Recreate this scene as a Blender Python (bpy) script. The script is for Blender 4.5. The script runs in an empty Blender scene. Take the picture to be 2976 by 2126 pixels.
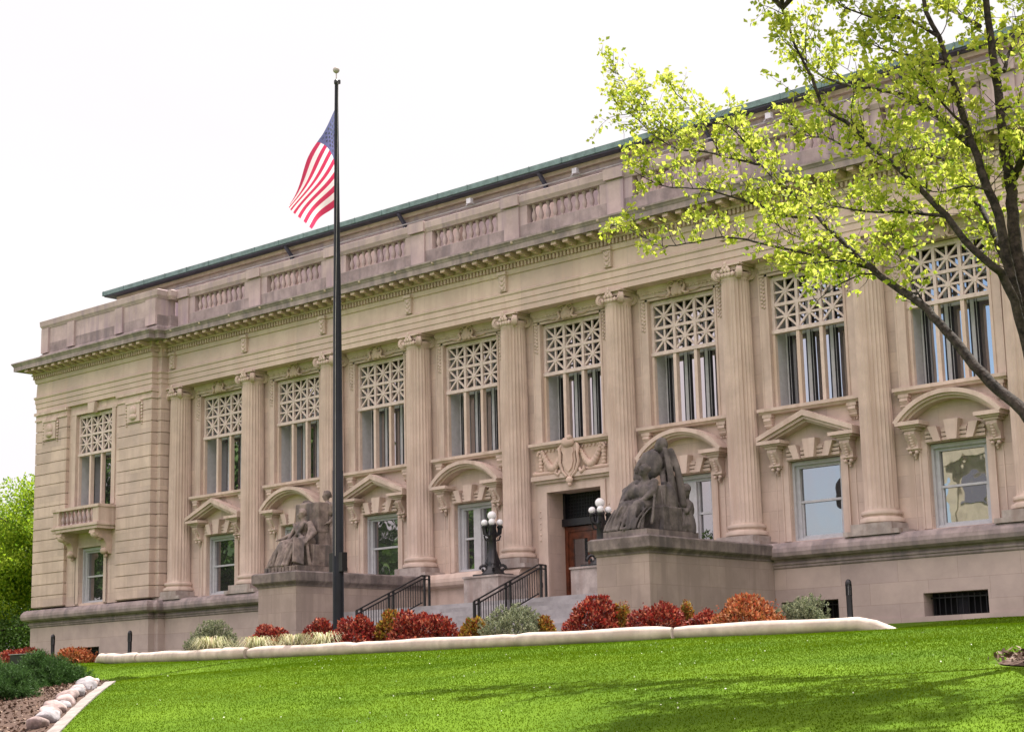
import bpy, bmesh, math, random
import numpy as np
from mathutils import Vector, Matrix

# ------------------------------------------------------------------ camera
CAM_POS=(63.8450,-45.7955,-1.9442)
CAM_R=[0.7381228, 0.6742896, -0.0225438]
CAM_U=[0.1435219, -0.1242834, 0.9818122]
CAM_F=[-0.6592239, 0.7279335, 0.1885117]
FOCAL=5109.41

scn=bpy.context.scene
cam=bpy.data.cameras.new('camera'); camo=bpy.data.objects.new('camera',cam)
scn.collection.objects.link(camo); scn.camera=camo
M=Matrix.Identity(4)
for i in range(3):
    M[i][0]=CAM_R[i]; M[i][1]=CAM_U[i]; M[i][2]=-CAM_F[i]; M[i][3]=CAM_POS[i]
camo.matrix_world=M
cam.sensor_width=36; cam.lens=FOCAL/2976*36; cam.clip_end=3000; cam.clip_start=.1
# ------------------------------------------------------------------ world, sun, exposure
SUN_EL=math.radians(64)
w=bpy.data.worlds.new('World'); scn.world=w; w.use_nodes=True
nt=w.node_tree; N=nt.nodes; Lk=nt.links; N.clear()
out=N.new('ShaderNodeOutputWorld'); bg=N.new('ShaderNodeBackground'); bg.inputs[1].default_value=.12
sky=N.new('ShaderNodeTexSky'); sky.sky_type='NISHITA'; sky.sun_disc=False
sky.sun_elevation=SUN_EL; sky.sun_rotation=0.0; sky.air_density=1.0; sky.dust_density=1.5
tc=N.new('ShaderNodeTexCoord'); sp=N.new('ShaderNodeSeparateXYZ'); Lk.new(tc.outputs['Generated'],sp.inputs[0])
nz=N.new('ShaderNodeTexNoise'); nz.inputs['Scale'].default_value=2.2; nz.inputs['Detail'].default_value=5
mp=N.new('ShaderNodeMapping'); mp.inputs['Scale'].default_value=(1,1,2.6); Lk.new(tc.outputs['Generated'],mp.inputs[0]); Lk.new(mp.outputs[0],nz.inputs['Vector'])
def mth(op,a,b,c=None):
    n=N.new('ShaderNodeMath'); n.operation=op
    for k,v in enumerate((a,b)):
        if isinstance(v,(int,float)): n.inputs[k].default_value=v
        else: Lk.new(v,n.inputs[k])
    return n.outputs[0]
# overcast bank in the south and west, blue in the north-east
a1=mth('MULTIPLY',sp.outputs[1],3.2); a2=mth('MULTIPLY',mth('ADD',sp.outputs[0],.52),-6.0)
a3=mth('MULTIPLY',mth('SUBTRACT',sp.outputs[2],.42),5.0); a4=mth('MULTIPLY',mth('SUBTRACT',sp.outputs[0],-.05),4.0)
cov=mth('ADD',mth('MAXIMUM',mth('MAXIMUM',a1,a2),mth('MAXIMUM',a3,a4)),mth('MULTIPLY',mth('SUBTRACT',nz.outputs[0],.5),1.6))
cl=N.new('ShaderNodeClamp'); Lk.new(mth('ADD',cov,.35),cl.inputs[0])
rr=N.new('ShaderNodeValToRGB'); Lk.new(nz.outputs[0],rr.inputs[0])
rr.color_ramp.elements[0].position=.3; rr.color_ramp.elements[0].color=(4.45,4.28,4.36,1)
rr.color_ramp.elements[1].position=.62; rr.color_ramp.elements[1].color=(4.7,4.52,4.58,1)
mix=N.new('ShaderNodeMix'); mix.data_type='RGBA'; Lk.new(cl.outputs[0],mix.inputs[0]); Lk.new(sky.outputs[0],mix.inputs[6])
# clouds facing the sun (north side) are much brighter than the backlit ones over the roof
fr=N.new('ShaderNodeClamp'); Lk.new(mth('MULTIPLY',sp.outputs[1],-3.0),fr.inputs[0])
br2=N.new('ShaderNodeMix'); br2.data_type='RGBA'; Lk.new(fr.outputs[0],br2.inputs[0]); br2.inputs[6].default_value=(.80,.80,.80,1); vs=N.new('ShaderNodeVectorMath'); vs.operation='SCALE'; vs.inputs[0].default_value=(1.50,1.34,1.33); Lk.new(mth('ADD',mth('MULTIPLY',sp.outputs[2],1.25),.46),vs.inputs['Scale']); Lk.new(vs.outputs[0],br2.inputs[7])
ml=N.new('ShaderNodeMix'); ml.data_type='RGBA'; ml.blend_type='MULTIPLY'; ml.inputs[0].default_value=1; Lk.new(rr.outputs[0],ml.inputs[6]); Lk.new(br2.outputs[2],ml.inputs[7]); Lk.new(ml.outputs[2],mix.inputs[7])
Lk.new(mix.outputs[2],bg.inputs[0]); Lk.new(bg.outputs[0],out.inputs[0])
sun=bpy.data.lights.new('sun','SUN'); sun.energy=4.9; sun.angle=math.radians(.55); sun.color=(1,.95,.87)
suno=bpy.data.objects.new('sun',sun); scn.collection.objects.link(suno)
d=Vector((0,-math.cos(SUN_EL),-math.sin(SUN_EL))); suno.rotation_euler=d.to_track_quat('-Z','Y').to_euler()
scn.view_settings.view_transform='Standard'; scn.view_settings.look='None'; scn.view_settings.gamma=1
scn.view_settings.exposure=1.25
scn.render.engine='CYCLES'
RND=random.Random(7)
# ------------------------------------------------------------------ materials
def mat(name,col,rough=.8,var=.12,scale=1.5,metal=0,bump=0,bscale=30,col2=None,spec=.3,joints=None,streak=None,trans=0,island=None):
    m=bpy.data.materials.new(name); m.use_nodes=True; t=m.node_tree; n=t.nodes; l=t.links
    b=n['Principled BSDF']; b.inputs['Roughness'].default_value=rough; b.inputs['Metallic'].default_value=metal
    b.inputs['Specular IOR Level'].default_value=spec
    geo=n.new('ShaderNodeNewGeometry')
    nz=n.new('ShaderNodeTexNoise'); nz.inputs['Scale'].default_value=scale; nz.inputs['Detail'].default_value=6; nz.inputs['Roughness'].default_value=.65
    l.new(geo.outputs['Position'],nz.inputs['Vector'])
    c2=col2 or tuple(max(0,c*(1-2.2*var)) for c in col); c1=tuple(min(1,c*(1+var)) for c in col)
    r=n.new('ShaderNodeValToRGB'); r.color_ramp.elements[0].position=.36; r.color_ramp.elements[1].position=.64
    r.color_ramp.elements[0].color=(*c2,1); r.color_ramp.elements[1].color=(*c1,1); l.new(nz.outputs[0],r.inputs[0])
    cout=r.outputs[0]
    def mixc(kind,a,bb,f):
        x=n.new('ShaderNodeMix'); x.data_type='RGBA'; x.blend_type=kind
        if isinstance(f,(int,float)): x.inputs[0].default_value=f
        else: l.new(f,x.inputs[0])
        l.new(a,x.inputs[6])
        if isinstance(bb,tuple): x.inputs[7].default_value=(*bb,1)
        else: l.new(bb,x.inputs[7])
        return x.outputs[2]
    if island:
        w1=n.new('ShaderNodeValToRGB'); l.new(geo.outputs['Random Per Island'],w1.inputs[0])
        e=w1.color_ramp.elements
        while len(e)<len(island): e.new(.5)
        for i,cc in enumerate(island): e[i].position=i/(len(island)-1); e[i].color=(*cc,1)
        cout=mixc('MULTIPLY',w1.outputs[0],r.outputs[0],1.0) if col==(1,1,1) else w1.outputs[0]
    bh=None
    if joints:
        sx=n.new('ShaderNodeSeparateXYZ'); l.new(geo.outputs['Position'],sx.inputs[0])
        ad=n.new('ShaderNodeMath'); l.new(sx.outputs[0],ad.inputs[0]); l.new(sx.outputs[1],ad.inputs[1])
        cb=n.new('ShaderNodeCombineXYZ'); l.new(ad.outputs[0],cb.inputs[0]); l.new(sx.outputs[2],cb.inputs[1])
        br=n.new('ShaderNodeTexBrick'); l.new(cb.outputs[0],br.inputs['Vector'])
        br.inputs['Scale'].default_value=1; br.inputs['Mortar Size'].default_value=.005; br.inputs['Mortar Smooth'].default_value=.2
        br.inputs['Brick Width'].default_value=joints[0]; br.inputs['Row Height'].default_value=joints[1]
        br.inputs['Color1'].default_value=(.90,.89,.90,1); br.inputs['Color2'].default_value=(1.06,1.05,1.02,1); br.inputs['Mortar'].default_value=(.66,.62,.60,1)
        cout=mixc('MULTIPLY',cout,br.outputs[0],1.0); bh=br.outputs[1]
    if streak:
        ms=n.new('ShaderNodeMapping'); ms.inputs['Scale'].default_value=(2.6,2.6,.22); l.new(geo.outputs['Position'],ms.inputs[0])
        ns=n.new('ShaderNodeTexNoise'); ns.inputs['Scale'].default_value=1.3; ns.inputs['Detail'].default_value=5; l.new(ms.outputs[0],ns.inputs['Vector'])
        rs=n.new('ShaderNodeValToRGB'); rs.color_ramp.elements[0].position=.48; rs.color_ramp.elements[1].position=.7; l.new(ns.outputs[0],rs.inputs[0])
        cout=mixc('MIX',cout,streak,rs.outputs[0])
    l.new(cout,b.inputs['Base Color'])
    if bump or bh:
        nb=n.new('ShaderNodeTexNoise'); nb.inputs['Scale'].default_value=bscale; nb.inputs['Detail'].default_value=4; l.new(geo.outputs['Position'],nb.inputs['Vector'])
        bp=n.new('ShaderNodeBump'); bp.inputs['Strength'].default_value=bump or .1; bp.inputs['Distance'].default_value=.02
        l.new(nb.outputs[0],bp.inputs['Height']); l.new(bp.outputs[0],b.inputs['Normal'])
    if trans:
        tr=n.new('ShaderNodeBsdfTranslucent'); l.new(cout,tr.inputs[0])
        ms2=n.new('ShaderNodeMixShader'); ms2.inputs[0].default_value=trans
        l.new(b.outputs[0],ms2.inputs[1]); l.new(tr.outputs[0],ms2.inputs[2]); l.new(ms2.outputs[0],n['Material Output'].inputs[0])
    return m
def glass(name,tint,refl):
    m=bpy.data.materials.new(name); m.use_nodes=True; t=m.node_tree; n=t.nodes; l=t.links
    b=n['Principled BSDF']; b.inputs['Base Color'].default_value=(*tint,1); b.inputs['Roughness'].default_value=.4
    g=n.new('ShaderNodeBsdfGlossy'); g.inputs['Roughness'].default_value=.015; g.inputs[0].default_value=(.86,.86,.90,1)
    geo=n.new('ShaderNodeNewGeometry'); nz=n.new('ShaderNodeTexNoise'); nz.inputs['Scale'].default_value=.9; nz.inputs['Detail'].default_value=2
    l.new(geo.outputs['Position'],nz.inputs['Vector'])
    bp=n.new('ShaderNodeBump'); bp.inputs['Strength'].default_value=.12; bp.inputs['Distance'].default_value=.05; l.new(nz.outputs[0],bp.inputs['Height']); l.new(bp.outputs[0],g.inputs['Normal'])
    mx=n.new('ShaderNodeMixShader'); mx.inputs[0].default_value=refl
    l.new(b.outputs[0],mx.inputs[1]); l.new(g.outputs[0],mx.inputs[2]); l.new(mx.outputs[0],n['Material Output'].inputs[0])
    return m
ST=(.575,.462,.402)
MS=mat('limestone',ST,.85,.07,1.1,bump=.12,streak=(.45,.345,.29))
MSE=mat('limestone_entablature',ST,.85,.06,.9,bump=.1,streak=(.51,.39,.335),joints=(2.4,60))
MW=mat('limestone_ashlar',(.56,.45,.395),.85,.08,.9,bump=.1,streak=(.47,.365,.31),joints=(1.5,.62))
MB=mat('limestone_basement',(.46,.38,.35),.85,.07,.7,bump=.1,joints=(1.9,.62))
MO=mat('limestone_warm',(.55,.42,.35),.85,.08,2.0,bump=.15)
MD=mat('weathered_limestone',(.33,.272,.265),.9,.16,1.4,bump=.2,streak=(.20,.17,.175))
MP=mat('parapet_limestone',(.46,.37,.36),.9,.10,.9,bump=.15,streak=(.34,.27,.30))
MK=mat('dark_limestone',(.22,.185,.175),.9,.22,1.6,bump=.25,streak=(.11,.095,.095))
MST=mat('statue_stone',(.25,.20,.18),.88,.22,3.0,bump=.5,bscale=22,streak=(.09,.08,.08))
MSTD=mat('statue_stone_dark',(.15,.13,.125),.88,.25,2.2,bump=.5,bscale=22,streak=(.06,.055,.06))
MPL=mat('plinth_stone',(.40,.35,.33),.85,.14,2.2,bump=.15,streak=(.28,.22,.20))
MCU=mat('patinated_copper',(.16,.24,.24),.6,.15,3,metal=.1)
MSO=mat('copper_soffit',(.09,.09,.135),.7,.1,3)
MFR=mat('painted_frame',(.46,.47,.50),.5,.05,5)
MLAT=mat('painted_lattice',(.62,.52,.48),.7,.08,6,bump=.1)
MRU=mat('rusted_mullion',(.62,.51,.45),.8,.05,4,streak=(.55,.42,.33))
MDK=mat('gasket',(.015,.015,.02),.6,.1)
MG=glass('window_glass',(.010,.010,.012),.52)
MG2=glass('window_glass_lower',(.012,.012,.014),.38)
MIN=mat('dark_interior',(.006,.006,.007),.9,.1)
MBL=mat('black_metal',(.012,.012,.016),.4,.1,spec=.5,bump=.05)
MWD=mat('varnished_wood',(.11,.03,.013),.35,.25,4,spec=.5)
MGL=mat('opal_globe',(.80,.80,.83),.25,.02,spec=.5)
MCONC=mat('stair_stone',(.36,.35,.36),.85,.1,2,bump=.1)
MCURB=mat('pale_concrete_curb',(.50,.42,.365),.8,.12,2.2,streak=(.42,.34,.29),bump=.25,bscale=18)
MBARK=mat('bark',(.050,.038,.034),.9,.35,9,bump=1,bscale=25)
MROCK=mat('field_stone',(.33,.25,.24),.85,.25,4,bump=.6,bscale=14)
MROCK2=mat('field_stone_grey',(.29,.27,.285),.85,.25,4,bump=.6,bscale=14)
MEDGE=mat('edging_pavers',(.25,.22,.205),.85,.12,3,bump=.2,joints=(.16,9))
MMUL=mat('bark_mulch',(.06,.035,.025),.95,.4,14,bump=1,bscale=25,col2=(.05,.028,.02))
def leafm(name,cols,tr=.45,sp_=.2): return mat(name,(.5,.5,.5),.6,island=cols,trans=tr,spec=sp_)
MLEAF=leafm('young_leaf',[(.20,.30,.035),(.42,.48,.05),(.62,.62,.14),(.36,.44,.045),(.52,.55,.07)],.58)
MLEAFB=leafm('background_leaf',[(.10,.20,.015),(.26,.38,.02),(.36,.46,.04)],.5)
MLEAFD=leafm('street_tree_leaf',[(.03,.07,.012),(.06,.12,.02),(.09,.15,.03)],.3)
MRED=leafm('barberry_red',[(.06,.01,.012),(.20,.018,.018),(.30,.035,.025),(.10,.014,.015),(.60,.20,.12),(.07,.02,.012),(.42,.05,.02)],.25)
MORG=leafm('barberry_orange',[(.08,.02,.01),(.30,.055,.025),(.46,.15,.05),(.16,.08,.02),(.58,.28,.14),(.40,.07,.03)],.25)
MYEL=leafm('barberry_gold',[(.12,.08,.015),(.30,.06,.02),(.42,.32,.04),(.20,.03,.02),(.14,.17,.03),(.36,.14,.03)],.25)
MSPR=leafm('spruce_needles',[(.05,.075,.05),(.16,.20,.12),(.42,.43,.27),(.28,.31,.19)],.1)
MJUN=leafm('juniper_needles',[(.02,.05,.014),(.045,.105,.022),(.085,.17,.04)],.25)
MGRS=leafm('striped_grass_leaf',[(.38,.36,.17),(.56,.54,.36),(.26,.30,.09),(.60,.58,.44),(.30,.18,.08)],.3)
# ------------------------------------------------------------------ helpers
COL=scn.collection
def link(o,parent=None):
    COL.objects.link(o)
    if parent is not None: o.parent=parent
    return o
def tag(o,label=None,cat=None,group=None,kind=None):
    for k,v in (('label',label),('category',cat),('group',group),('kind',kind)):
        if v: o[k]=v
    return o
def empty(name,loc,rz=0):
    o=bpy.data.objects.new(name,None); o.location=loc; o.rotation_euler=(0,0,rz); o.empty_display_size=.3
    return link(o)
class MBk:
    """collects shapes in one mesh; coordinates local to self.o"""
    def __init__(s,origin=(0,0,0)): s.v=[]; s.f=[]; s.o=Vector(origin); s.sm=False
    def add(s,vs,fs):
        b=len(s.v); s.v+= [tuple(v) for v in vs]; s.f+=[tuple(i+b for i in f) for f in fs]
    def box(s,x0,x1,y0,y1,z0,z1):
        vs=[(x,y,z) for x in (x0,x1) for y in (y0,y1) for z in (z0,z1)]
        s.add(vs,[(0,1,3,2),(4,6,7,5),(0,4,5,1),(2,3,7,6),(0,2,6,4),(1,5,7,3)])
    def bar(s,p,q,w,d,up=(0,0,1)):
        p=Vector(p);q=Vector(q);t=(q-p).normalized(); a=t.cross(Vector(up))
        if a.length<1e-4: a=t.cross(Vector((0,1,0)))
        a.normalize(); b=t.cross(a)
        vs=[P+a*(i*w/2)+b*(j*d/2) for P in (p,q) for i,j in ((-1,-1),(1,-1),(1,1),(-1,1))]
        s.add(vs,[(3,2,1,0),(4,5,6,7)]+[(i,(i+1)%4,4+(i+1)%4,4+i) for i in range(4)])
    def prism(s,pts,y0,y1):
        """pts in x,z ; extruded along y"""
        n=len(pts); s.add([(x,y0,z) for x,z in pts]+[(x,y1,z) for x,z in pts],
            [tuple(range(n)),tuple(range(2*n-1,n-1,-1))]+[(i,n+i,n+(i+1)%n,(i+1)%n) for i in range(n)])
    def prismx(s,pts,x0,x1):
        """pts in y,z ; extruded along x"""
        n=len(pts); s.add([(x0,y,z) for y,z in pts]+[(x1,y,z) for y,z in pts],
            [tuple(range(n-1,-1,-1)),tuple(range(n,2*n))]+[(i,(i+1)%n,n+(i+1)%n,n+i) for i in range(n)])
    def lathe(s,prof,cx,cy,n=24,flute=0,fz=(0,0),zoff=0):
        vs=[]
        for r,z in prof:
            for k in range(n):
                a=2*math.pi*k/n; rr=r
                if flute and fz[0]<=z<=fz[1]: rr=r*(1-flute*(1 if k%4 in(1,2,3) else 0)*(1.0 if k%4==2 else .7))
                vs.append((cx+rr*math.cos(a),cy+rr*math.sin(a),z+zoff))
        m=len(prof); fs=[(i*n+k,i*n+(k+1)%n,(i+1)*n+(k+1)%n,(i+1)*n+k) for i in range(m-1) for k in range(n)]
        fs.append(tuple(range(n-1,-1,-1))); fs.append(tuple((m-1)*n+k for k in range(n)))
        s.add(vs,fs)
    def ball(s,c,r,nu=16,nv=10,sc=(1,1,1)):
        vs=[];fs=[]
        for i in range(1,nv):
            p=math.pi*i/nv
            for k in range(nu):
                a=2*math.pi*k/nu; vs.append((c[0]+r*sc[0]*math.sin(p)*math.cos(a),c[1]+r*sc[1]*math.sin(p)*math.sin(a),c[2]+r*sc[2]*math.cos(p)))
        vs.append((c[0],c[1],c[2]+r*sc[2])); vs.append((c[0],c[1],c[2]-r*sc[2])); t=len(vs)-2
        fs=[(i*nu+k,(i+1)*nu+k,(i+1)*nu+(k+1)%nu,i*nu+(k+1)%nu) for i in range(nv-2) for k in range(nu)]
        fs+=[(t,k,(k+1)%nu) for k in range(nu)]+[(t+1,(nv-2)*nu+(k+1)%nu,(nv-2)*nu+k) for k in range(nu)]
        s.add(vs,fs)
    def tube(s,pts,rad,n=8,cap=True):
        pts=[Vector(p) for p in pts]; m=len(pts)
        rad=rad if isinstance(rad,(list,tuple)) else [rad]*m
        ref=Vector((0,0,1)); vs=[]; a=None
        for i,p in enumerate(pts):
            t=(pts[min(i+1,m-1)]-pts[max(i-1,0)]).normalized()
            if a is None:
                a=t.cross(ref)
                if a.length<.05: a=t.cross(Vector((0,1,0)))
            else: a=a-t*a.dot(t)
            a.normalize(); b=t.cross(a)
            for k in range(n):
                q=2*math.pi*k/n; vs.append(p+(a*math.cos(q)+b*math.sin(q))*rad[i])
        fs=[(i*n+k,i*n+(k+1)%n,(i+1)*n+(k+1)%n,(i+1)*n+k) for i in range(m-1) for k in range(n)]
        if cap: fs+=[tuple(range(n-1,-1,-1)),tuple((m-1)*n+k for k in range(n))]
        s.add(vs,fs)
    def sweep(s,prof,path):
        """prof: (out,z) closed polygon; path: plan polyline, outward = right of travel, mitred"""
        P=[Vector(p) for p in path]; n=len(prof); vs=[]
        for i,p in enumerate(P):
            d0=(P[i]-P[i-1]).normalized() if i else (P[1]-P[0]).normalized()
            d1=(P[i+1]-P[i]).normalized() if i<len(P)-1 else d0
            n0=Vector((d0.y,-d0.x)); n1=Vector((d1.y,-d1.x)); mm=(n0+n1)
            mm=mm/max(.2,mm.dot(n0)) if mm.length>.01 else n0
            for o,z in prof: vs.append((p.x+mm.x*o,p.y+mm.y*o,z))
        fs=[(i*n+k,(i+1)*n+k,(i+1)*n+(k+1)%n,i*n+(k+1)%n) for i in range(len(P)-1) for k in range(n)]
        fs+=[tuple(range(n)),tuple((len(P)-1)*n+k for k in range(n-1,-1,-1))]
        s.add(vs,fs)
    def build(s,name,m,parent=None,smooth=None,loc=None,fix=True):
        me=bpy.data.meshes.new(name); o=s.o
        me.from_pydata([(v[0]-o.x,v[1]-o.y,v[2]-o.z) for v in s.v],[],s.f); 
        if fix:
            b=bmesh.new(); b.from_mesh(me); bmesh.ops.recalc_face_normals(b,faces=b.faces); b.to_mesh(me); b.free()
        me.materials.append(m)
        ob=bpy.data.objects.new(name,me); link(ob,parent)
        if loc is not None: ob.location=loc
        elif parent is None: ob.location=o
        else: ob.location=o-Vector(parent.matrix_basis.translation) if parent.parent is None else (0,0,0)
        if smooth:
            me.polygons.foreach_set('use_smooth',[True]*len(me.polygons))
            if smooth<180:
                try: me.set_sharp_from_angle(angle=math.radians(smooth))
                except Exception: pass
        return ob
def npmesh(name,V,F,m,parent=None,loc=(0,0,0),smooth=False):
    """V (n,3), F (m,k) numpy arrays"""
    me=bpy.data.meshes.new(name); V=np.asarray(V,dtype=np.float32); F=np.asarray(F,dtype=np.int32)
    me.vertices.add(len(V)); me.vertices.foreach_set('co',V.ravel())
    k=F.shape[1]; me.loops.add(F.size); me.loops.foreach_set('vertex_index',F.ravel())
    me.polygons.add(len(F)); me.polygons.foreach_set('loop_start',np.arange(0,F.size,k,dtype=np.int32)); me.polygons.foreach_set('loop_total',np.full(len(F),k,dtype=np.int32))
    if smooth: me.polygons.foreach_set('use_smooth',np.ones(len(F),dtype=bool))
    me.update(calc_edges=True); me.validate(); me.materials.append(m)
    o=bpy.data.objects.new(name,me); link(o,parent); o.location=loc
    return o
NR=np.random.default_rng(11)
def unit(n):
    v=NR.normal(size=(n,3)); return v/np.linalg.norm(v,axis=1)[:,None]
def leaf_arrays(P,size,axis=None,wid=.55,fold=.25,ax_w=1.0):
    """folded two-triangle leaves at P"""
    n=len(P); A=unit(n)
    if axis is not None: A=A+axis*ax_w; A/=np.linalg.norm(A,axis=1)[:,None]
    B=np.cross(A,unit(n)); B/=np.linalg.norm(B,axis=1)[:,None]; Cc=np.cross(A,B)
    s=(np.asarray(size)*NR.uniform(.7,1.3,n))[:,None]
    v0=P; v2=P+A*s; mid=P+A*s*.45
    v1=mid+B*s*wid*.5+Cc*s*fold*.5; v3=mid-B*s*wid*.5+Cc*s*fold*.5
    V=np.stack([v0,v1,v2,v3],1).reshape(-1,3); i=np.arange(n)*4
    F=np.concatenate([np.stack([i,i+1,i+2],1),np.stack([i,i+2,i+3],1)])
    return V,F
# ------------------------------------------------------------------ terrain
KY=[-400,-60,-45.8,-36,-32,-27,-22,-18,-13,-8,-5,-1,5,400]
KZ=[-3.6,-3.6,-3.55,-2.75,-2.3,-1.6,-1.1,-.85,-.5,-.28,-.05,0,0,0]
def TZ(x,y):
    x=np.asarray(x,float); y=np.asarray(y,float); r=0
    for o in (-1.2,-.4,.4,1.2): r=r+np.interp(y+o,KY,KZ)/4
    r=r-.006*np.clip(x-25,-40,40)*np.clip((-y-2)/6,0,1)
    r=r+.012*np.clip(14-x,0,25)*np.clip((-y-1)/3,0,1)
    sm=lambda t: np.clip(t,0,1)**2*(3-2*np.clip(t,0,1))
    r=r-.40*sm((32.5-x)/6)*sm((-14.5-y)/6.5)
    return r
def curbY(x): return np.where(np.asarray(x)<25.27,-13+5*((x-25.27)/16.3)**2,-13+3.6*((x-25.27)/17.3)**2) if isinstance(x,np.ndarray) else float(-13+(5*((x-25.27)/16.3)**2 if x<25.27 else 3.6*((x-25.27)/17.3)**2))
gx=np.unique(np.concatenate([np.linspace(-700,-60,12),np.arange(-60,5,2.5),np.arange(5,70,.6),np.arange(70,120,5),np.linspace(120,700,10)]))
gy=np.unique(np.concatenate([np.linspace(-700,-80,10),np.arange(-80,-44,3),np.arange(-44,2,.6),np.arange(2,60,6),np.linspace(60,900,12)]))
XX,YY=np.meshgrid(gx,gy); ZZ=TZ(XX,YY)+.015*np.sin(XX*.9+YY*.4)*np.sin(YY*.7)
nx,ny=len(gx),len(gy); idx=np.arange(nx*ny).reshape(ny,nx)
F=np.stack([idx[:-1,:-1],idx[:-1,1:],idx[1:,1:],idx[1:,:-1]],-1).reshape(-1,4)
MLAWN=mat('lawn_soil',(.075,.13,.008),.9,.2,.35,bump=.6,bscale=40,col2=(.045,.09,.005),spec=.05)
lawn=npmesh('lawn',np.stack([XX,YY,ZZ],-1).reshape(-1,3),F,MLAWN,smooth=True); tag(lawn,kind='structure')
# bed line left of the lawn (edging strip from far to near)
E0=np.array([32.4,-23.9]); E1=np.array([41.5,-31.3]); ED=(E1-E0)/np.linalg.norm(E1-E0); EN=np.array([ED[1],-ED[0]]) # EN points to the bed side (left / west)
# grass blades
def blades(n,x0,x1,y0,y1,h,keep):
    x=NR.uniform(x0,x1,n); y=NR.uniform(y0,y1,n); k=keep(x,y); x=x[k];y=y[k]
    z=TZ(x,y)+.015*np.sin(x*.9+y*.4)*np.sin(y*.7)-.01
    n=len(x); a=NR.uniform(0,2*np.pi,n); hh=h*NR.uniform(.5,1.25,n); wd=.008+.005*NR.random(n)
    lx=NR.normal(0,.45,n)*hh; ly=NR.normal(0,.45,n)*hh
    dx=np.cos(a)*wd; dy=np.sin(a)*wd
    V=np.stack([np.stack([x-dx,y-dy,z],1),np.stack([x+dx,y+dy,z],1),np.stack([x+lx,y+ly,z+hh],1)],1).reshape(-1,3)
    return V
def inview(x,y,pad=1.5):
    v=np.stack([x-CAM_POS[0],y-CAM_POS[1]],1); f=np.array(CAM_F[:2]); f/=np.linalg.norm(f); r=np.array([f[1],-f[0]])
    dd=v@f; s=v@r; return (dd>2)&(np.abs(s)<dd*.30+pad)
def onlawn(x,y):
    d=(x-E0[0])*EN[0]+(y-E0[1])*EN[1]; t=(x-E0[0])*ED[0]+(y-E0[1])*ED[1]
    bed=(d>-.08)&(t>-.3)
    cb=(y>curbY(x)-.15)&(np.abs(x-25.27)<16.6)
    mul=((x-54.85)**2+(y+24.2)**2)<1.95**2
    return inview(x,y)&~bed&~cb&~mul&(y<-1.3)
Vs=[blades(620000,22,64,-36,-21,.027,onlawn),blades(420000,5,58,-21,-1.5,.036,onlawn)]
V=np.concatenate(Vs); F=np.arange(len(V)).reshape(-1,3)
MBLADE=mat('grass_blade',(1,1,1),.7,0,.28,col2=(.62,.78,.7),island=[(.074,.134,.002),(.09,.15,.002),(.108,.168,.003),(.096,.155,.002),(.118,.176,.004)],trans=.35,spec=.03)
g=npmesh('grass',V,F,MBLADE); tag(g,'short bright green grass covering the sloping lawn','grass',kind='stuff')
# tiny daisies / clover heads
n=420; x=NR.uniform(24,62,n); y=NR.uniform(-35,-15,n); k=onlawn(x,y); x=x[k];y=y[k]
P=np.stack([x,y,TZ(x,y)+.05],1); Vv,Ff=leaf_arrays(P,.018,wid=1.2)
fl=npmesh('clover_blossoms',Vv,Ff,mat('clover_white',(.75,.78,.62),.8)); tag(fl,'tiny white clover flowers scattered through the lawn','flowers',kind='stuff')
# ------------------------------------------------------------------ courthouse
BAY=4.8; CX=[None]+[i*BAY+1.27 for i in range(1,10)]; XC=[3.67+BAY*i for i in range(10)]
XL,XR=-5.77,56.31; PW=-1.5; EY=-.85
root=empty('courthouse',(25.27,0,0))
tag(root,'long grey-tan classical stone courthouse with a colonnade and green roof edge','building')
def part(mb,name,m,parent=root,**k):
    mb.o=Vector((0,0,0)); o=mb.build(name,m,parent,loc=(-25.27,0,0) if parent is root else (0,0,0),**k); return o
# plan path of the front (pavilion - steps - colonnade - steps - pavilion)
def path(px,py,main):
    """px: pavilion face y, py: intermediate step y, main: colonnade y; returns plan"""
    L=[(XL,30),(XL,px),(3.02,px),(3.02,py),(3.27,py),(3.27,main),(47.27,main),(47.27,py),(47.52,py),(47.52,px),(XR,px),(XR,30)]
    return L
EP=path(PW,-1.2,EY)
# entablature (architrave with three fasciae, frieze, bed mould)
m=MBk()
m.sweep([(-.9,11.60),(.0,11.60),(.0,11.80),(.03,11.81),(.03,12.02),(.06,12.03),(.06,12.22),(.10,12.26),(.11,12.33),(.02,12.37),(.0,12.96),(.06,12.98),(.08,13.06),(.10,13.14),(-.9,13.14)],EP)
part(m,'entablature',MSE)
# frieze tablets above each column
for i,x in enumerate(XC):
    m=MBk(); m.box(x-.16,x+.16,EY-.13,EY+.01,12.40,13.05); m.box(x-.21,x+.21,EY-.19,EY+.02,12.99,13.10)
    for k in range(3):
        m.ball((x,EY-.14,12.50+.17*k),.08,8,6,(1.1,.5,1)); m.ball((x-.08,EY-.14,12.56+.17*k),.05,8,5,(1,.5,1)); m.ball((x+.08,EY-.14,12.56+.17*k),.05,8,5,(1,.5,1))
    part(m,'frieze_tablet',MS,smooth=40)
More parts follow.
